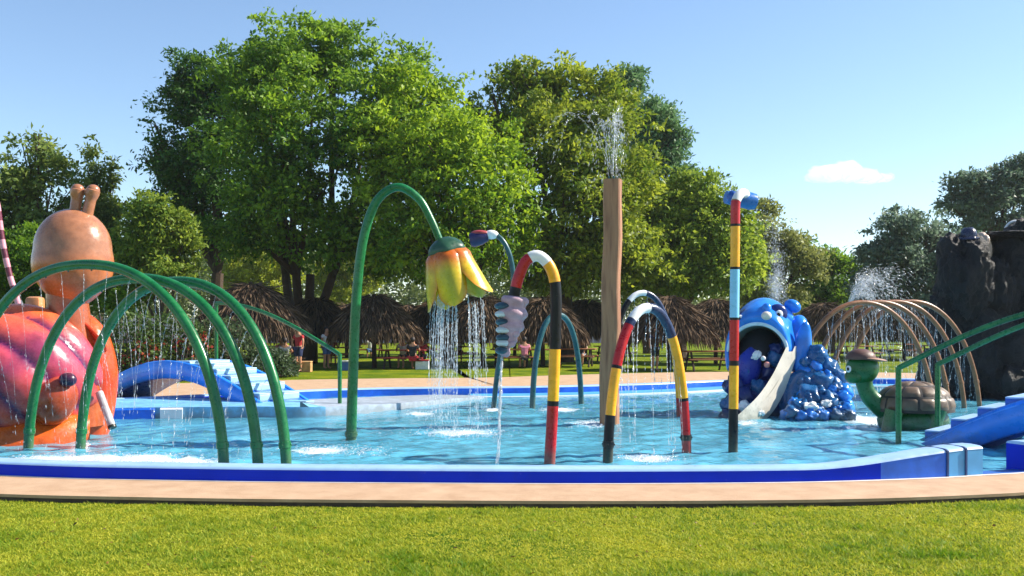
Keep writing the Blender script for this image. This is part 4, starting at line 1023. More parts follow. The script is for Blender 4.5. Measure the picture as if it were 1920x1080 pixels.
tree('broadleaf_tree', 'sparse tree with airy top at the far left edge', 55, 46,
     [(60, 290, 36, 36), (30, 350, 50, 48), (100, 350, 46, 48), (20, 430, 60, 55), (90, 430, 62, 50), (-40, 380, 60, 70), (60, 510, 80, 50), (75, 262, 16, 14), (-20, 480, 70, 60)],
     leaf_mat('leaf_left', s(62, 92, 40), s(132, 150, 70), 0.4), 37, 1100, 30, trunk_r=0.24, fork_z=2.8, loose=0.12, group=GRP)
tree('poplar_tree', 'slender pointed young tree right of the snail head', 182, 48,
     [(170, 300, 10, 30), (172, 350, 18, 40), (180, 410, 30, 45), (190, 470, 40, 40), (208, 330, 9, 34), (212, 390, 18, 40)],
     leaf_mat('leaf_left', None, None), 41, 420, 26, leaf=(0.24, 0.1), clr=0.4, trunk_r=0.12, fork_z=3.4, loose=0.05, group=GRP)
tree('leafy_bush', 'bright green bush between the snail and the dark tree', 300, 40,
     [(290, 410, 42, 40), (320, 440, 40, 45), (260, 450, 38, 45), (300, 490, 58, 42), (345, 500, 26, 36), (240, 500, 34, 36)],
     leaf_mat('leaf_bush', s(66, 104, 30), s(146, 164, 60), 0.42), 44, 800, 32, leaf=(0.2, 0.09), clr=0.4, trunk_r=0.12, fork_z=1.6, group=GRP, cat='bush')
tree('leafy_bush', 'dark green shrub mass behind the snail shell', 110, 40,
     [(60, 480, 60, 50), (140, 490, 50, 45), (200, 500, 40, 50), (20, 540, 60, 50), (110, 560, 70, 50), (230, 550, 50, 40)],
     G_MID, 46, 900, 30, leaf=(0.2, 0.09), clr=0.4, trunk_r=0.1, fork_z=1.2, group=GRP, cat='bush')
for k, (px, py, rx, ry, d, lb) in enumerate(((490, 490, 62, 40, 84, 'sunlit yellow-green bush seen between the dark trunks'), (650, 500, 50, 38, 88, 'sunlit yellow bush behind the tallest tree stems'))):
    tree('leafy_bush', lb, px, d, [(px, py, rx, ry), (px-35, py+25, rx*.7, ry*.8), (px+35, py+20, rx*.7, ry*.8), (px, py+55, rx, ry)], G_LIME, 50+k, 600, 30, leaf=(0.3, 0.14), clr=0.6, trunk_r=0.15, fork_z=1.5, group=GRP, cat='bush')

# far belt of trees that closes the horizon
rng = np.random.default_rng(60); cs = []; ts = []
for i in range(5600):
    a = rng.uniform(-0.95, 0.95); d = rng.uniform(112, 150); x = d*a
    ridge = (12.0 if a < 0.2 else 6.0)+2.2*mnoise.noise(Vector((x*0.06, 3.3, 0)))+1.4*mnoise.noise(Vector((x*0.2, 9.1, 0)))
    cs.append((x, d, rng.uniform(0, 1)**0.7*ridge)); ts.append(0.5+0.4*mnoise.noise(Vector((x*0.1, 1, 0))))
cs = np.array(cs); per = 20; pos = np.repeat(cs, per, 0)+rng.normal(size=(len(cs)*per, 3))*np.array([1.1, 1.1, 0.7]); n = len(pos)
V = leaf_faces(pos, unit(rng.normal(size=(n, 3))), rng.uniform(0.5, 1.1, n), rng.uniform(0.25, 0.5, n), rng)
o = quads_mesh('far_treeline', V, leaf_mat('leaf_far', s(70, 92, 52), s(124, 138, 70), 0.35), np.repeat(np.array(ts), per)); tag(o, 'distant belt of hazy green trees closing the horizon', 'trees', kind='stuff')
mb = MB(); mb.box((-38, 106, 1.25), (100, 0.4, 2.7)); tag(obj('boundary_wall', mb, concrete('wall_lilac', s(186, 168, 188), s(206, 190, 204), 0.6), smooth=False), 'long pale lilac boundary wall far behind the umbrellas', 'wall')

# ------------------------------------------------------------------ thatched umbrellas and picnic tables
def thatch_mat(name, c1, c2):
    m, N, L = nodes_mat(name); b = N['Principled BSDF']; a = N.new('ShaderNodeAttribute'); a.attribute_name = 'tint'
    L.new(ramp_mix(N, L, a.outputs['Fac'], c1, c2), b.inputs['Base Color']); b.inputs['Roughness'].default_value = 0.9; b.inputs['Specular IOR Level'].default_value = 0.1
    return m
M_TH = thatch_mat('thatch', s(40, 33, 29), s(126, 104, 82)); M_TH2 = thatch_mat('thatch_under', s(52, 40, 32), s(100, 78, 58))
M_POST = bark('palapa_post', s(62, 48, 38))
def palapa(seed, R=2.15, H=3.35, eave=1.5):
    rng = np.random.default_rng(seed)
    r = thing('thatched_umbrella', 'x', 'parasol', (0, 0, LZ), 'thatched umbrellas on the lawn')
    def prof(u): return (R*u, eave+(H-eave)*(1-u**1.75))
    m = MB(); m.lathe([(max(0.001, prof(i/8)[0]*0.97), prof(i/8)[1]-0.06) for i in range(9)], seg=28)
    obj('roof_cone', m, bark('thatch_dark', s(54, 42, 34)), r, local=True)
    n = 5200; u = np.sqrt(rng.uniform(0.0, 1.0, n)); t = rng.uniform(0, 2*math.pi, n)
    rr = R*u; z = eave+(H-eave)*(1-u**1.75)+rng.uniform(-0.02, 0.06, n); slope = -(H-eave)*1.75*u**0.75/R
    pos = np.stack([rr*np.cos(t), rr*np.sin(t), z], 1)
    ax = unit(np.stack([np.cos(t), np.sin(t), slope-0.12], 1)+rng.normal(size=(n, 3))*0.26)
    edge = u > 0.9; ax[edge] = unit(ax[edge]+np.array([0, 0, -1.0]))
    L = rng.uniform(0.25, 0.8, n); Wd = rng.uniform(0.02, 0.075, n)
    V = leaf_faces(pos, ax, L, Wd, rng, 0.1); o = quads_mesh('thatch', V, M_TH, np.clip(rng.normal(0.45, 0.25, n), 0, 1), 4, r); o['kind'] = 'stuff'
    m = MB(); m.tube([(0, 0, -0.1), (0.02, 0.01, 1.5), (0, 0, H+0.05)], [0.11, 0.1, 0.08], 10); obj('post', m, M_POST, r, local=True)
    for k in range(6):
        a = 2*math.pi*k/6+0.3; m = MB(); m.tube([(0.05*math.cos(a), 0.05*math.sin(a), 1.1), (R*0.66*math.cos(a), R*0.66*math.sin(a), eave+0.72*(H-eave)*0.62)], 0.035, 6); obj('brace', m, M_POST, r, local=True)
    return r
PW = bark('table_wood', s(150, 96, 62)); PR = paint('table_red', s(128, 34, 30), 0.5, 0.3, 3)
def picnic(top_m, leg_m):
    r = thing('picnic_table', 'x', 'picnic table', (0, 0, LZ), 'picnic tables under the thatched umbrellas')
    for k in range(4): obj('plank', MB().box((0, -0.33+0.22*k, 0.78), (1.9, 0.2, 0.045), None, 0.008), top_m, r, local=True, smooth=False)
    for sd in (-1, 1): obj('bench', MB().box((0, sd*0.78, 0.47), (1.9, 0.28, 0.05), None, 0.008), top_m, r, local=True, smooth=False)
    for sx in (-0.7, 0.7):
        for sd in (-1, 1): obj('leg', MB().tube([(sx, sd*0.62, 0.02), (sx, -sd*0.12+sd*0.3, 0.76)], 0.045, 6), leg_m, r, local=True)
        obj('crossbar', MB().box((sx+0.06, 0, 0.43), (0.05, 1.75, 0.09)), leg_m, r, local=True, smooth=False)
    return r
protos = [palapa(1), palapa(2, 2.3, 3.5, 1.55), palapa(3, 2.0, 3.2, 1.42)]; usedp = [False]*3
tp0 = [picnic(PW, M_POST), picnic(PR, M_POST)]; usedt = [False]*2
spots = [(470, 40, 1, 1.08, 'thatched umbrella just right of the green arches, in tree shade'), (592, 47, 0, 1.0, 'dark thatched umbrella beneath the tallest tree stems'),
         (702, 42, 0, 1.0, 'thatched umbrella between the green tulip pipe and the tulip'), (812, 49, 2, 1.0, 'thatched umbrella behind the falling water of the tulip'),
         (905, 43, 1, 0.95, 'thatched umbrella behind the lavender nozzle figure'), (1018, 44, 2, 1.03, 'thatched umbrella above the small teal arch'),
         (1098, 50, 0, 1.0, 'thatched umbrella left of the wooden post'), (1255, 40, 2, 1.0, 'sunlit thatched umbrella behind the front banded arch'),
         (1342, 46, 1, 0.93, 'thatched umbrella immediately left of the tall banded pole'), (1545, 50, 0, 0.95, 'thatched umbrella right of the blue monster head'),
         (1625, 55, 2, 1.0, 'thatched umbrella seen through the brown arches, left one'), (1695, 52, 1, 0.92, 'thatched umbrella seen through the brown arches, right one'),
         (650, 56, 2, 1.0, 'small far thatched umbrella just left of the green tulip pipe'), (765, 57, 1, 0.92, 'small far thatched umbrella left of the tulip petals'), (965, 56, 0, 1.0, 'small far thatched umbrella between the nozzle figure and the cane pipe')]
TB = []
for k, (px, d, ty, sc_, lb) in enumerate(spots):
    o = protos[ty] if not usedp[ty] else copy_tree(protos[ty]); usedp[ty] = True
    p = P(px, 0, d); o.location = (p.x, p.y, LZ); o.scale = (sc_*0.97, sc_*0.97, sc_*0.93); o.rotation_euler = (0, 0, k*1.7); o['label'] = lb
    ty = 1 if k in (2, 3) else 0
    o = tp0[ty] if not usedt[ty] else copy_tree(tp0[ty]); usedt[ty] = True
    a = (0.1, 0.3, -0.1, 0.05, 0.2, -0.2, 0.15, 0.1, -0.15, 0.2, 0.1, -0.1, 0.3, -0.2, 0.1)[k]
    o.location = (p.x+1.35, p.y-0.9, LZ); o.rotation_euler = (0, 0, a)
    o['label'] = ('red' if ty else 'brown')+' picnic table by the '+lb.replace('sunlit thatched umbrella', 'thatched umbrella').replace('dark thatched', 'thatched').replace('small far ', 'small ')
    TB.append((p.x+1.35, p.y-0.9, a))

# ------------------------------------------------------------------ people at the tables
def skin_obj(name, verts, edges, radii, mat, parent, lvl=1):
    me = bpy.data.meshes.new(name); me.from_pydata(verts, edges, []); o = bpy.data.objects.new(name, me); COL.objects.link(o); o.parent = parent
    me.materials.append(mat); o.modifiers.new('skin', 'SKIN')
    for i, r_ in enumerate(radii): me.skin_vertices[0].data[i].radius = r_ if hasattr(r_, '__len__') else (r_, r_)
    me.skin_vertices[0].data[0].use_root = True
    ss = o.modifiers.new('sub', 'SUBSURF'); ss.levels = lvl; ss.render_levels = lvl; return o
SKIN = paint('skin', s(176, 124, 94), 0.55, 0.15, 12); HAIR = paint('hair_dark', s(38, 28, 24), 0.6, 0.3, 20)
def person(label, loc, rz, pose, shirt, pants):
    r = thing('person', label, 'person', loc, 'people at the picnic tables'); r.rotation_euler = (0, 0, rz)
    hz = 0.5 if pose == 'sit' else 0.92
    if pose == 'sit': knee, ank, toe = (0.10, -0.42, 0.50), (0.10, -0.40, 0.08), (0.11, -0.58, 0.04)
    else: knee, ank, toe = (0.10, -0.03, 0.50), (0.10, 0.02, 0.08), (0.11, -0.15, 0.04)
    el = (0.27, -0.06, hz+0.30); wr = (0.20, -0.30, hz+0.24) if pose == 'sit' else (0.27, -0.08, hz+0.02)
    V = [(0, 0, hz), (0, 0.01, hz+0.22), (0, 0.0, hz+0.46), (0, -0.01, hz+0.56), (0, -0.02, hz+0.66), (0, -0.03, hz+0.78)]; E = [(0, 1), (1, 2), (2, 3), (3, 4), (4, 5)]
    Rr = [(.15, .12), (.13, .10), (.15, .10), .055, (.085, .095), (.06, .07)]
    for sx in (-1, 1):
        o = len(V); V += [(sx*0.10, -0.02, hz-0.02), (sx*knee[0], knee[1], knee[2]), (sx*ank[0], ank[1], ank[2]), (sx*toe[0], toe[1], toe[2])]
        E += [(0, o), (o, o+1), (o+1, o+2), (o+2, o+3)]; Rr += [.085, .06, .04, .035]
        o = len(V); V += [(sx*0.18, 0, hz+0.46), (sx*el[0], el[1], el[2]), (sx*wr[0], wr[1], wr[2]), (sx*wr[0]*0.95, wr[1]-0.09, wr[2]-0.02)]
        E += [(2, o), (o, o+1), (o+1, o+2), (o+2, o+3)]; Rr += [.06, .042, .03, .028]
    skin_obj('body', V, E, Rr, SKIN, r)
    V2 = [(0, 0, hz-0.02), (0, 0.01, hz+0.22), (0, 0, hz+0.47)]; E2 = [(0, 1), (1, 2)]; R2 = [(.175, .14), (.15, .12), (.15, .115)]
    for sx in (-1, 1):
        o = len(V2); V2 += [(sx*0.18, 0, hz+0.46), (sx*el[0]*.95, el[1]*.7, hz+0.35)]; E2 += [(2, o), (o, o+1)]; R2 += [.085, .065]
    skin_obj('shirt', V2, E2, R2, shirt, r)
    V3 = [(0, 0, hz+0.03)]; E3 = []; R3 = [(.165, .13)]
    for sx in (-1, 1):
        o = len(V3); V3 += [(sx*0.10, -0.02, hz-0.03), (sx*knee[0], knee[1]*0.85, knee[2]+(hz-knee[2])*0.15)]; E3 += [(0, o), (o, o+1)]; R3 += [.105, .085]
    skin_obj('shorts', V3, E3, R3, pants, r)
    m = MB(); m.ell((0, 0.015, hz+0.735), (.098, .112, .115), nu=14, nv=8, fn=lambda p: Vector((p.x, p.y, p.z)) if p.y > -0.35 or p.z > 0.35 else Vector((p.x*0.8, -0.35, p.z*0.8)))
    obj('hair', m, HAIR, r, local=True)
cl_ = {k: paint('cloth_'+k, v, 0.8, 0.2, 10) for k, v in dict(white=s(214, 212, 210), red=s(168, 34, 40), navy=s(34, 44, 82), blue=s(70, 104, 156), pink=s(206, 120, 140), grey=s(120, 124, 130), green=s(60, 92, 60), black=s(30, 30, 34)).items()}
def at_table(k, side, dx, label, shirt, pants, pose='sit'):
    x, y, a = TB[k]; ca, sa_ = math.cos(a), math.sin(a); ly = side*0.80; rz = a if side > 0 else a+math.pi
    person(label, (x+ca*dx-sa_*ly, y+sa_*dx+ca*ly, LZ), rz, pose, cl_[shirt], cl_[pants])
at_table(0, -1, -0.5, 'seated person in blue shirt and dark shorts, right of the green arches', 'blue', 'black')
at_table(0, -1, 0.35, 'seated person in grey shirt at the table right of the green arches', 'grey', 'navy')
at_table(0, 1, 0.0, 'seated person in pink shirt facing the pool near the left bridge rail', 'pink', 'navy')
at_table(1, 1, -0.3, 'seated person in red shirt under the dark thatched umbrella', 'red', 'black')
at_table(1, -1, 0.5, 'seated person in navy shirt under the dark thatched umbrella', 'navy', 'grey')
at_table(2, 1, -0.2, 'seated person in white shirt just right of the green tulip pipe', 'white', 'navy')
at_table(2, -1, 0.55, 'seated person in black shirt at the red table by the tulip pipe', 'black', 'red')
at_table(3, 1, 0.0, 'seated person in white shirt behind the falling tulip water', 'white', 'red')
at_table(3, -1, -0.6, 'seated person in blue shirt behind the falling tulip water', 'blue', 'navy')
at_table(5, 1, 0.2, 'seated person in dark shirt behind the small teal arch', 'black', 'grey')
at_table(2, 1, 0.6, 'seated person in red shirt at the red table by the tulip pipe', 'red', 'navy')
at_table(4, -1, 0.3, 'seated person in pink shirt beyond the lavender nozzle figure', 'pink', 'black')
at_table(4, 1, -0.5, 'seated person in green shirt beyond the lavender nozzle figure', 'green', 'navy')
at_table(12, -1, 0.0, 'seated person in white shirt far behind the green tulip pipe', 'white', 'blue')
at_table(8, 1, -0.3, 'seated person in grey shirt left of the tall banded pole', 'grey', 'black')
person('standing person in red shirt right of the green arches', (P(560, 0, 38.0).x, 38.0, LZ), -0.5, 'stand', cl_['red'], cl_['navy'])
person('standing person in white shirt beside the left bridge handrail', (P(612, 0, 41).x, 41.0, LZ), 0.8, 'stand', cl_['white'], cl_['blue'])
person('standing person in dark clothes seen through the front banded arch', (P(1228, 0, 38.5).x, 38.5, LZ), 0.4, 'stand', cl_['navy'], cl_['black'])

def crate(name, label, cat, px, d, size, mat, lid):
    p = P(px, 0, d); r = thing(name, label, cat, (p.x, d, LZ))
    obj('body', MB().box((p.x, d, LZ+size[2]*0.42), (size[0], size[1], size[2]*0.84), None, 0.02), mat, r, smooth=False)
    obj('lid', MB().box((p.x, d, LZ+size[2]*0.93), (size[0]*1.04, size[1]*1.04, size[2]*0.14), None, 0.02), lid, r, smooth=False)
crate('cardboard_box', 'tan cardboard box on the grass right of the green arches', 'box', 572, 38.2, (0.5, 0.4, 0.42), paint('carton', s(176, 132, 84), 0.8), paint('carton_lid', s(196, 152, 100), 0.8))
crate('cooler_box', 'blue cooler box with white lid beside the tulip pipe', 'cooler', 648, 39.5, (0.6, 0.36, 0.4), cl_['blue'], cl_['white'])
crate('cooler_box', 'white cooler box with red lid behind the tulip water', 'cooler', 792, 40.5, (0.55, 0.36, 0.4), cl_['white'], cl_['red'])
# ------------------------------------------------------------------ shrubs with red flowers behind the left bridge
def shrub(label, px, d, w_, h, seed, leafm, flowers=None, twigs=46, nl=3600):
    rng = np.random.default_rng(seed); b = P(px, 0, d); base = np.array((b.x, d, LZ)); r = thing('flowering_shrub' if flowers else 'leafy_shrub', label, 'shrub', tuple(base), 'shrubs beyond the deck')
    mb = MB()
    for _ in range(twigs):
        a = rng.uniform(0, 2*math.pi); x = w_*rng.uniform(-0.9, 0.9); e = Vector((x+rng.normal()*0.3, rng.normal()*0.5, h*rng.uniform(0.4, 1.05)*math.sqrt(max(0.1, 1-(x/w_)**2))))
        limb(mb, (x*0.6, rng.normal()*0.25, 0), e, 0.022, 0.008, -0.4, rng, 4)
    obj('twigs', mb, bark('twig_pale', s(110, 92, 78)), r, local=True)['kind'] = 'stuff'
    x = rng.uniform(-1, 1, nl)*w_; top = h*np.sqrt(np.maximum(0.05, 1-(x/w_)**2))
    pos = np.stack([x, rng.normal(size=nl)*0.5, top*rng.uniform(0.05, 1, nl)**0.7], 1)
    V = leaf_faces(pos, unit(rng.normal(size=(nl, 3))), rng.uniform(0.08, 0.2, nl), rng.uniform(0.04, 0.09, nl), rng)
    quads_mesh('foliage', V, leafm, rng.uniform(0, 1, nl), 4, r)['kind'] = 'stuff'
    if flowers:
        nf = 340; cl = np.stack([rng.uniform(-.85, .85, 26)*w_, rng.uniform(-.6, -.1, 26), h*rng.uniform(.1, .7, 26)], 1)
        pos = cl[rng.integers(0, 26, nf)]+rng.normal(size=(nf, 3))*0.1
        V = leaf_faces(pos, unit(rng.normal(size=(nf, 3))), rng.uniform(0.08, 0.16, nf), rng.uniform(0.06, 0.12, nf), rng); quads_mesh('flowers', V, flowers, rng.uniform(0, 1, nf), 4, r)['kind'] = 'stuff'
FLW = leaf_mat('flower_red', s(120, 26, 28), s(196, 92, 62), 0.25); SHL = leaf_mat('shrub_leaf', s(28, 54, 22), s(84, 110, 44), 0.3); SHG = leaf_mat('shrub_grey', s(30, 50, 30), s(84, 104, 66), 0.3)
shrub('dark shrub with red flowers above the left end of the left bridge', 235, 31.5, 1.5, 2.3, 1, SHL, FLW)
shrub('dark shrub with orange-red flowers above the middle of the left bridge', 325, 32.5, 1.6, 2.2, 2, SHL, FLW)
shrub('dark green shrub behind the first and second green arches', 415, 33.5, 1.5, 2.1, 3, SHG)
shrub('low dark green shrub right of the green arches', 505, 34.5, 0.9, 1.0, 4, SHG)

# ------------------------------------------------------------------ water in the air
def drop_mat():
    m, N, L = nodes_mat('water_drops'); out = N['Material Output']; N.remove(N['Principled BSDF'])
    df = N.new('ShaderNodeBsdfDiffuse'); df.inputs['Color'].default_value = (0.86, 0.9, 0.94, 1)
    tl = N.new('ShaderNodeBsdfTranslucent'); tl.inputs['Color'].default_value = (0.86, 0.9, 0.94, 1)
    gl = N.new('ShaderNodeBsdfGlossy'); gl.inputs['Roughness'].default_value = 0.12
    tr = N.new('ShaderNodeBsdfTransparent')
    def mix(a, b, f):
        x = N.new('ShaderNodeMixShader'); x.inputs[0].default_value = f; L.new(a, x.inputs[1]); L.new(b, x.inputs[2]); return x.outputs[0]
    L.new(mix(mix(mix(df.outputs[0], tl.outputs[0], 0.6), gl.outputs[0], 0.25), tr.outputs[0], 0.54), out.inputs['Surface']); return m
M_DROP = drop_mat()
DOWN = np.array([0, 0, -1.0])
def stream(a, v0, n, T, jit, r_):
    """drops of one ballistic stream starting at a with velocity v0; returns pos, axis, half length, half width"""
    t = np.sort(RNG.uniform(0, T, n)); a = np.array(a); v0 = np.array(v0)
    pos = a+v0*t[:, None]+0.5*np.array([0, 0, -9.81])*(t**2)[:, None]+RNG.normal(size=(n, 3))*jit*(0.3+t/T)[:, None]
    ax = unit(v0+np.array([0, 0, -9.81])*t[:, None]+RNG.normal(size=(n, 3))*0.1); b = r_*RNG.uniform(0.5, 1.2, n)
    return pos, ax, b*RNG.uniform(1.5, 8.0, n)*(0.5+t/T), b
def chain(a, v0, T, jit, r_):
    """unbroken thread of water: long overlapping beads along the same ballistic path"""
    t = [0.0]; a = np.array(a); v0 = np.array(v0); v = v0.copy()
    while t[-1] < T: t.append(t[-1]+0.05/max(0.5, np.linalg.norm(v0+np.array([0, 0, -9.81])*t[-1])))
    t = np.array(t); n = len(t); wob = np.cumsum(RNG.normal(size=(n, 3))*jit*0.25, 0)
    pos = a+v0*t[:, None]+0.5*np.array([0, 0, -9.81])*(t**2)[:, None]+wob
    ax = unit(v0+np.array([0, 0, -9.81])*t[:, None]); b = r_*RNG.uniform(0.55, 1.2, n)*np.clip(1.25-t/T, 0.4, 1)
    return pos, ax, np.full(n, 0.042), b
def emit(name, label, parts):
    pos, ax, a, b = [np.concatenate(x) for x in zip(*parts)]
    k = pos[:, 2] > WZ+0.005; o = drops_mesh(name, pos[k], ax[k], a[k], b[k], M_DROP); return tag(o, label, 'water spray', kind='stuff')
def fall_t(z): return math.sqrt(max(0.01, 2*(z-WZ)/9.81))
# tulip curtain
parts = []
tc = TULIP_TOP+TULIP_AX*0.92
for k in range(44):
    a = RNG.uniform(0, 2*math.pi); rr = 0.40*math.sqrt(RNG.uniform(0.25, 1)); st = (tc.x+rr*math.cos(a)*1.02, tc.y+rr*math.sin(a), tc.z+RNG.uniform(-.12, .1))
    parts.append(chain(st, (0.35*math.cos(a)*rr, 0.35*math.sin(a)*rr, -0.8), fall_t(st[2])*0.8, 0.010, 0.0055))
    parts.append(stream(st, (0.35*math.cos(a)*rr, 0.35*math.sin(a)*rr, -0.8), 34, fall_t(st[2])*0.88, 0.024, 0.0055))
n = 2600; c = Wp(862, 806); pos = np.stack([c.x+RNG.normal(size=n)*0.45, c.y+RNG.normal(size=n)*0.3, WZ+np.abs(RNG.normal(size=n))*0.22], 1)
parts.append((pos, unit(RNG.normal(size=(n, 3))), np.full(n, 0.005), np.full(n, 0.003)))
emit('water_curtain', 'curtain of drops falling from the yellow tulip', parts)
# green arch showers
parts = []
for pts in GREEN_ARCH:
    mid = (pts[0]+pts[-1])/2
    for i in range(12, 50, 3):
        p = pts[i]; d = Vector((mid.x, mid.y, 0.6))-p; d.normalize()
        v_ = d*RNG.uniform(0.5, 1.3); parts.append(chain(p+d*0.08, v_, fall_t(p.z)*0.7, 0.004, 0.0042))
        parts.append(stream(p+d*0.08, v_, 20, fall_t(p.z)*0.9, 0.014, 0.0052))
emit('water_streams', 'thin streams dripping inside the green arches', parts)
parts = []
for i in range(20, 42, 2):
    p = ARCH3[i]; v_ = (RNG.normal()*0.12, RNG.normal()*0.1, -0.2); parts.append(chain(p-UP*0.07, v_, fall_t(p.z)*0.85, 0.004, 0.006)); parts.append(stream(p-UP*0.07, v_, 36, fall_t(p.z), 0.008, 0.0056))
for i in range(22, 40, 3):
    p = ARCH4[i]; parts.append(stream(p-UP*0.07, (RNG.normal()*0.1, RNG.normal()*0.1, -0.2), 44, fall_t(p.z), 0.008, 0.0065))
emit('water_streams', 'thin streams falling inside the front banded arch', parts)
parts = []
for pts in BR:
    for i in range(10, 52, 2):
        p = pts[i]; v_ = (RNG.normal()*0.25, RNG.normal()*0.2, -0.1); parts.append(chain(p-UP*0.05, v_, fall_t(p.z)*0.8, 0.005, 0.0055)); parts.append(stream(p-UP*0.05, v_, 16, fall_t(p.z), 0.012, 0.0066))
emit('water_streams', 'curtain of thin streams under the brown arches', parts)
# post-top jets
parts = []
for k in range(12):
    vx = RNG.choice([-0.15, 0.1, 0.25, -1.6, -1.2, -0.7, -0.35]); vz = 4.7 if abs(vx) > 0.5 else RNG.uniform(4.2, 4.9)
    a0 = POST_TOP+Vector((RNG.normal()*0.05, 0, 0.06)); v0_ = (vx, RNG.normal()*0.15, vz); parts.append(chain(a0, v0_, 0.32, 0.006, 0.004))
    parts.append(stream(a0, v0_, 100, 1.25 if vx < -0.5 else 0.95, 0.035, 0.0050))
emit('water_jets', 'jets of drops thrown up from the wooden post', parts)
# creature jet
parts = [stream(CREATURE_END, (-0.12, 0.0, -0.6), 60, fall_t(CREATURE_END.z)*0.9, 0.012, 0.012) for _ in range(2)]
parts.append(chain(CREATURE_END, (-0.12, 0.0, -0.6), fall_t(CREATURE_END.z)*0.85, 0.006, 0.014))
emit('water_stream', 'single stream pouring from the lavender nozzle figure', parts)
# fan spray and mist near the rocks
parts = []
f0 = P(1592, 570, 23.0)
for k in range(60):
    a = RNG.uniform(0.0, 0.6); parts.append(stream(f0, (RNG.uniform(0.7, 2.6), RNG.normal()*0.35, RNG.uniform(1.9, 4.1)), 60, RNG.uniform(0.4, 0.95), 0.06, 0.0055))
emit('water_fan', 'fan of spray rising above the brown arches', parts)
parts = []
f0 = P(1455, 572, 21.5)
for k in range(40): parts.append(stream(f0+Vector((RNG.normal()*0.05, 0, 0)), (RNG.normal()*0.10, RNG.normal()*0.1, RNG.uniform(2.0, 6.2)), 110, 0.62, 0.07, 0.0030))
emit('water_plume', 'faint vertical plume of mist above the monster head', parts)
# white water where the streams land
def splash(px, py, wx, wy, n, jump=0.12):
    n = int(n*1.5)
    c = Wp(px, py); k = c.y/F
    pos = np.stack([c.x+RNG.normal(size=n)*wx*k*0.42, c.y+RNG.normal(size=n)*wy, WZ+0.006+np.abs(RNG.normal(size=n))*jump*RNG.choice([0.05, 0.1, 1.0], n, p=[.6, .25, .15])], 1)
    n = n; b = RNG.uniform(0.004, 0.012, n)*np.where(pos[:, 2] > WZ+0.04, 0.45, 1); ax = unit(np.stack([RNG.normal(size=n), RNG.normal(size=n)*0.4, RNG.normal(size=n)*0.15], 1))
    return pos, ax, b*RNG.uniform(1, 3, n), b
parts = [splash(865, 812, 95, 0.28, 520), splash(790, 776, 40, 0.3, 120), splash(1215, 860, 70, 0.16, 330), splash(1110, 795, 60, 0.35, 260), splash(90, 862, 110, 0.25, 380), splash(250, 860, 130, 0.3, 330), splash(600, 845, 80, 0.3, 200), splash(350, 868, 90, .2, 160),
         splash(925, 768, 20, 0.2, 60), splash(1050, 768, 50, 0.3, 100), splash(1560, 778, 60, 0.3, 160), splash(1640, 790, 90, 0.6, 160), splash(690, 848, 50, .25, 90), splash(1400, 792, 30, .15, 90)]
o = emit('splash_foam', 'white splash foam where the streams hit the pool', parts)

# ------------------------------------------------------------------ grass blades near the camera
rng = np.random.default_rng(90); n = 300000
y = rng.uniform(5.6, 10.3, n); x = rng.uniform(-1, 1, n)*(y*0.56+0.8)
near = np.array([p for p in DECK if p.y < 14]); o_ = np.argsort(near[:, 0]); edge = np.interp(x, near[o_, 0], near[o_, 1])
k = y < edge-0.01; x, y = x[k], y[k]; n = len(x)
pat = np.array([mnoise.noise(Vector((a*0.8, b*1.1, 0)))+0.6*mnoise.noise(Vector((a*3, b*3.5, 5)))+0.5*mnoise.noise(Vector((a*11, b*9, 2))) for a, b in zip(x[::6], y[::6])]); pat = np.repeat(pat, 6)[:n] if len(pat)*6 >= n else np.resize(pat, n)
# the pattern is sampled every sixth blade: blades of a tuft share their spot
x = np.repeat(x[::6], 6)[:n]+rng.normal(size=n)*0.018; y = np.repeat(y[::6], 6)[:n]+rng.normal(size=n)*0.018
h = rng.uniform(0.009, 0.032, n)*np.clip(1+0.9*pat, 0.12, 1.9); wd = rng.uniform(0.003, 0.006, n); a = rng.uniform(0, 2*math.pi, n)
lean = rng.normal(size=(n, 2))*0.9
bx = np.stack([np.cos(a)*wd, np.sin(a)*wd, np.zeros(n)], 1); p0 = np.stack([x, y, np.full(n, LZ-0.002)], 1)
V = np.stack([p0-bx, p0+bx, p0+np.stack([lean[:, 0]*h, lean[:, 1]*h, h], 1)], 1)
o = quads_mesh('grass', V, leaf_mat('grass_blade', s(84, 128, 14), s(206, 200, 66), 0.42, 0.6), np.clip(0.5-0.55*pat+rng.normal(size=n)*0.22, 0, 1), 3)
tag(o, 'short yellow-green lawn grass in front of the pool', 'grass', kind='stuff')

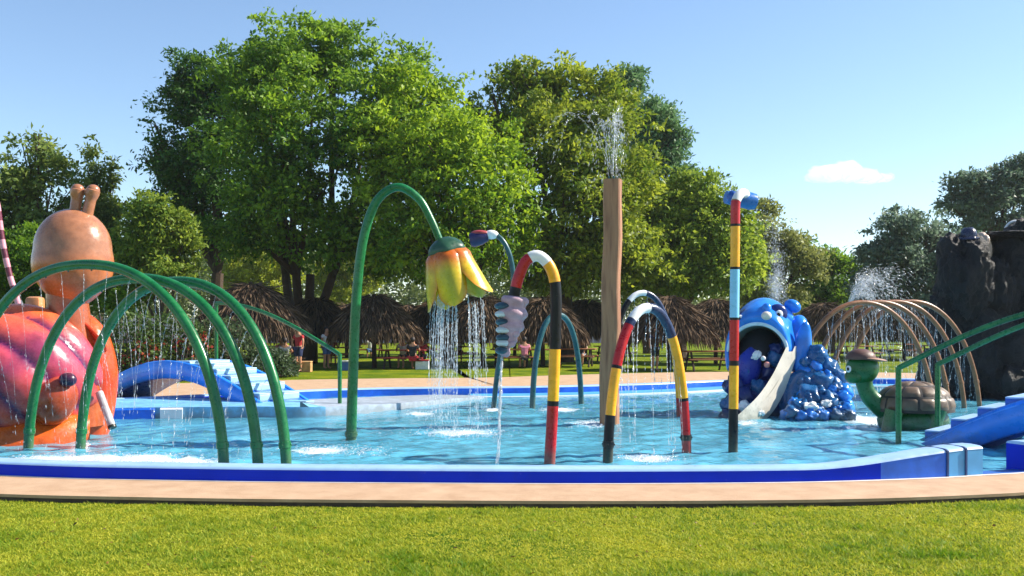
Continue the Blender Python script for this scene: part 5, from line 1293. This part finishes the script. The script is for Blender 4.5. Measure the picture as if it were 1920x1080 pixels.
n = 170; y = rng.uniform(6.0, 9.3, n); x = rng.uniform(-1, 1, n)*y*0.55
pos = np.stack([x, y, np.full(n, LZ+0.014)], 1); ax = unit(np.stack([rng.normal(size=n), rng.normal(size=n), rng.normal(size=n)*0.15], 1))
V = leaf_faces(pos, ax, rng.uniform(0.02, 0.05, n), rng.uniform(0.012, 0.025, n), rng, 0.3)
tag(quads_mesh('fallen_leaves', V, leaf_mat('dry_leaf', s(52, 38, 22), s(140, 104, 54), 0.1), rng.uniform(0, 1, n)), 'small dry leaves scattered over the lawn', 'leaves', kind='stuff')
# ------------------------------------------------------------------ one small cloud
def cloud(label, px, py, d, puffs):
    r = MB()
    for (ox, oy, rx, rz) in puffs:
        c = P(px+ox, py+oy, d); k = d/F; ph = random.random()*20
        r.ell(c+Vector((0, random.uniform(-1, 1)*rx*k*0.4, 0)), (rx*k, rx*k*0.9, rz*k), None, 48, 32, lambda p: p*(1+0.22*mnoise.noise(p*2.2+Vector((ph, 0, ph)))+0.10*mnoise.noise(p*6+Vector((0, ph, ph)))))
    m, N, L = nodes_mat('cloud_vapour'); out = N['Material Output']; N.remove(N['Principled BSDF'])
    v = N.new('ShaderNodeVolumePrincipled'); v.inputs['Color'].default_value = (0.99, 0.99, 1, 1); v.inputs['Density'].default_value = 0.05; v.inputs['Anisotropy'].default_value = 0.2
    L.new(v.outputs[0], out.inputs['Volume'])
    return tag(obj('cloud', r, m), label, 'cloud')
cloud('small white puffy cloud in the right half of the sky', 1585, 328, 900, [(0, -4, 34, 20), (-40, 0, 34, 17), (38, 4, 30, 14), (66, 6, 22, 9), (-20, -4, 26, 16), (18, 2, 36, 13), (-58, 4, 18, 10), (82, 4, 10, 8)])

# ------------------------------------------------------------------ thin afternoon haze
mb = MB(); mb.box((0, 0, 10.2), (3200, 3200, 23.6))
m, N, L = nodes_mat('haze_air'); N.remove(N['Principled BSDF'])
v = N.new('ShaderNodeVolumePrincipled'); v.inputs['Color'].default_value = (0.92, 0.96, 1, 1); v.inputs['Density'].default_value = 0.0002; v.inputs['Anisotropy'].default_value = 0.3
L.new(v.outputs[0], N['Material Output'].inputs['Volume'])
o = tag(obj('haze', mb, m, smooth=False), 'thin pale haze in the air', kind='stuff')
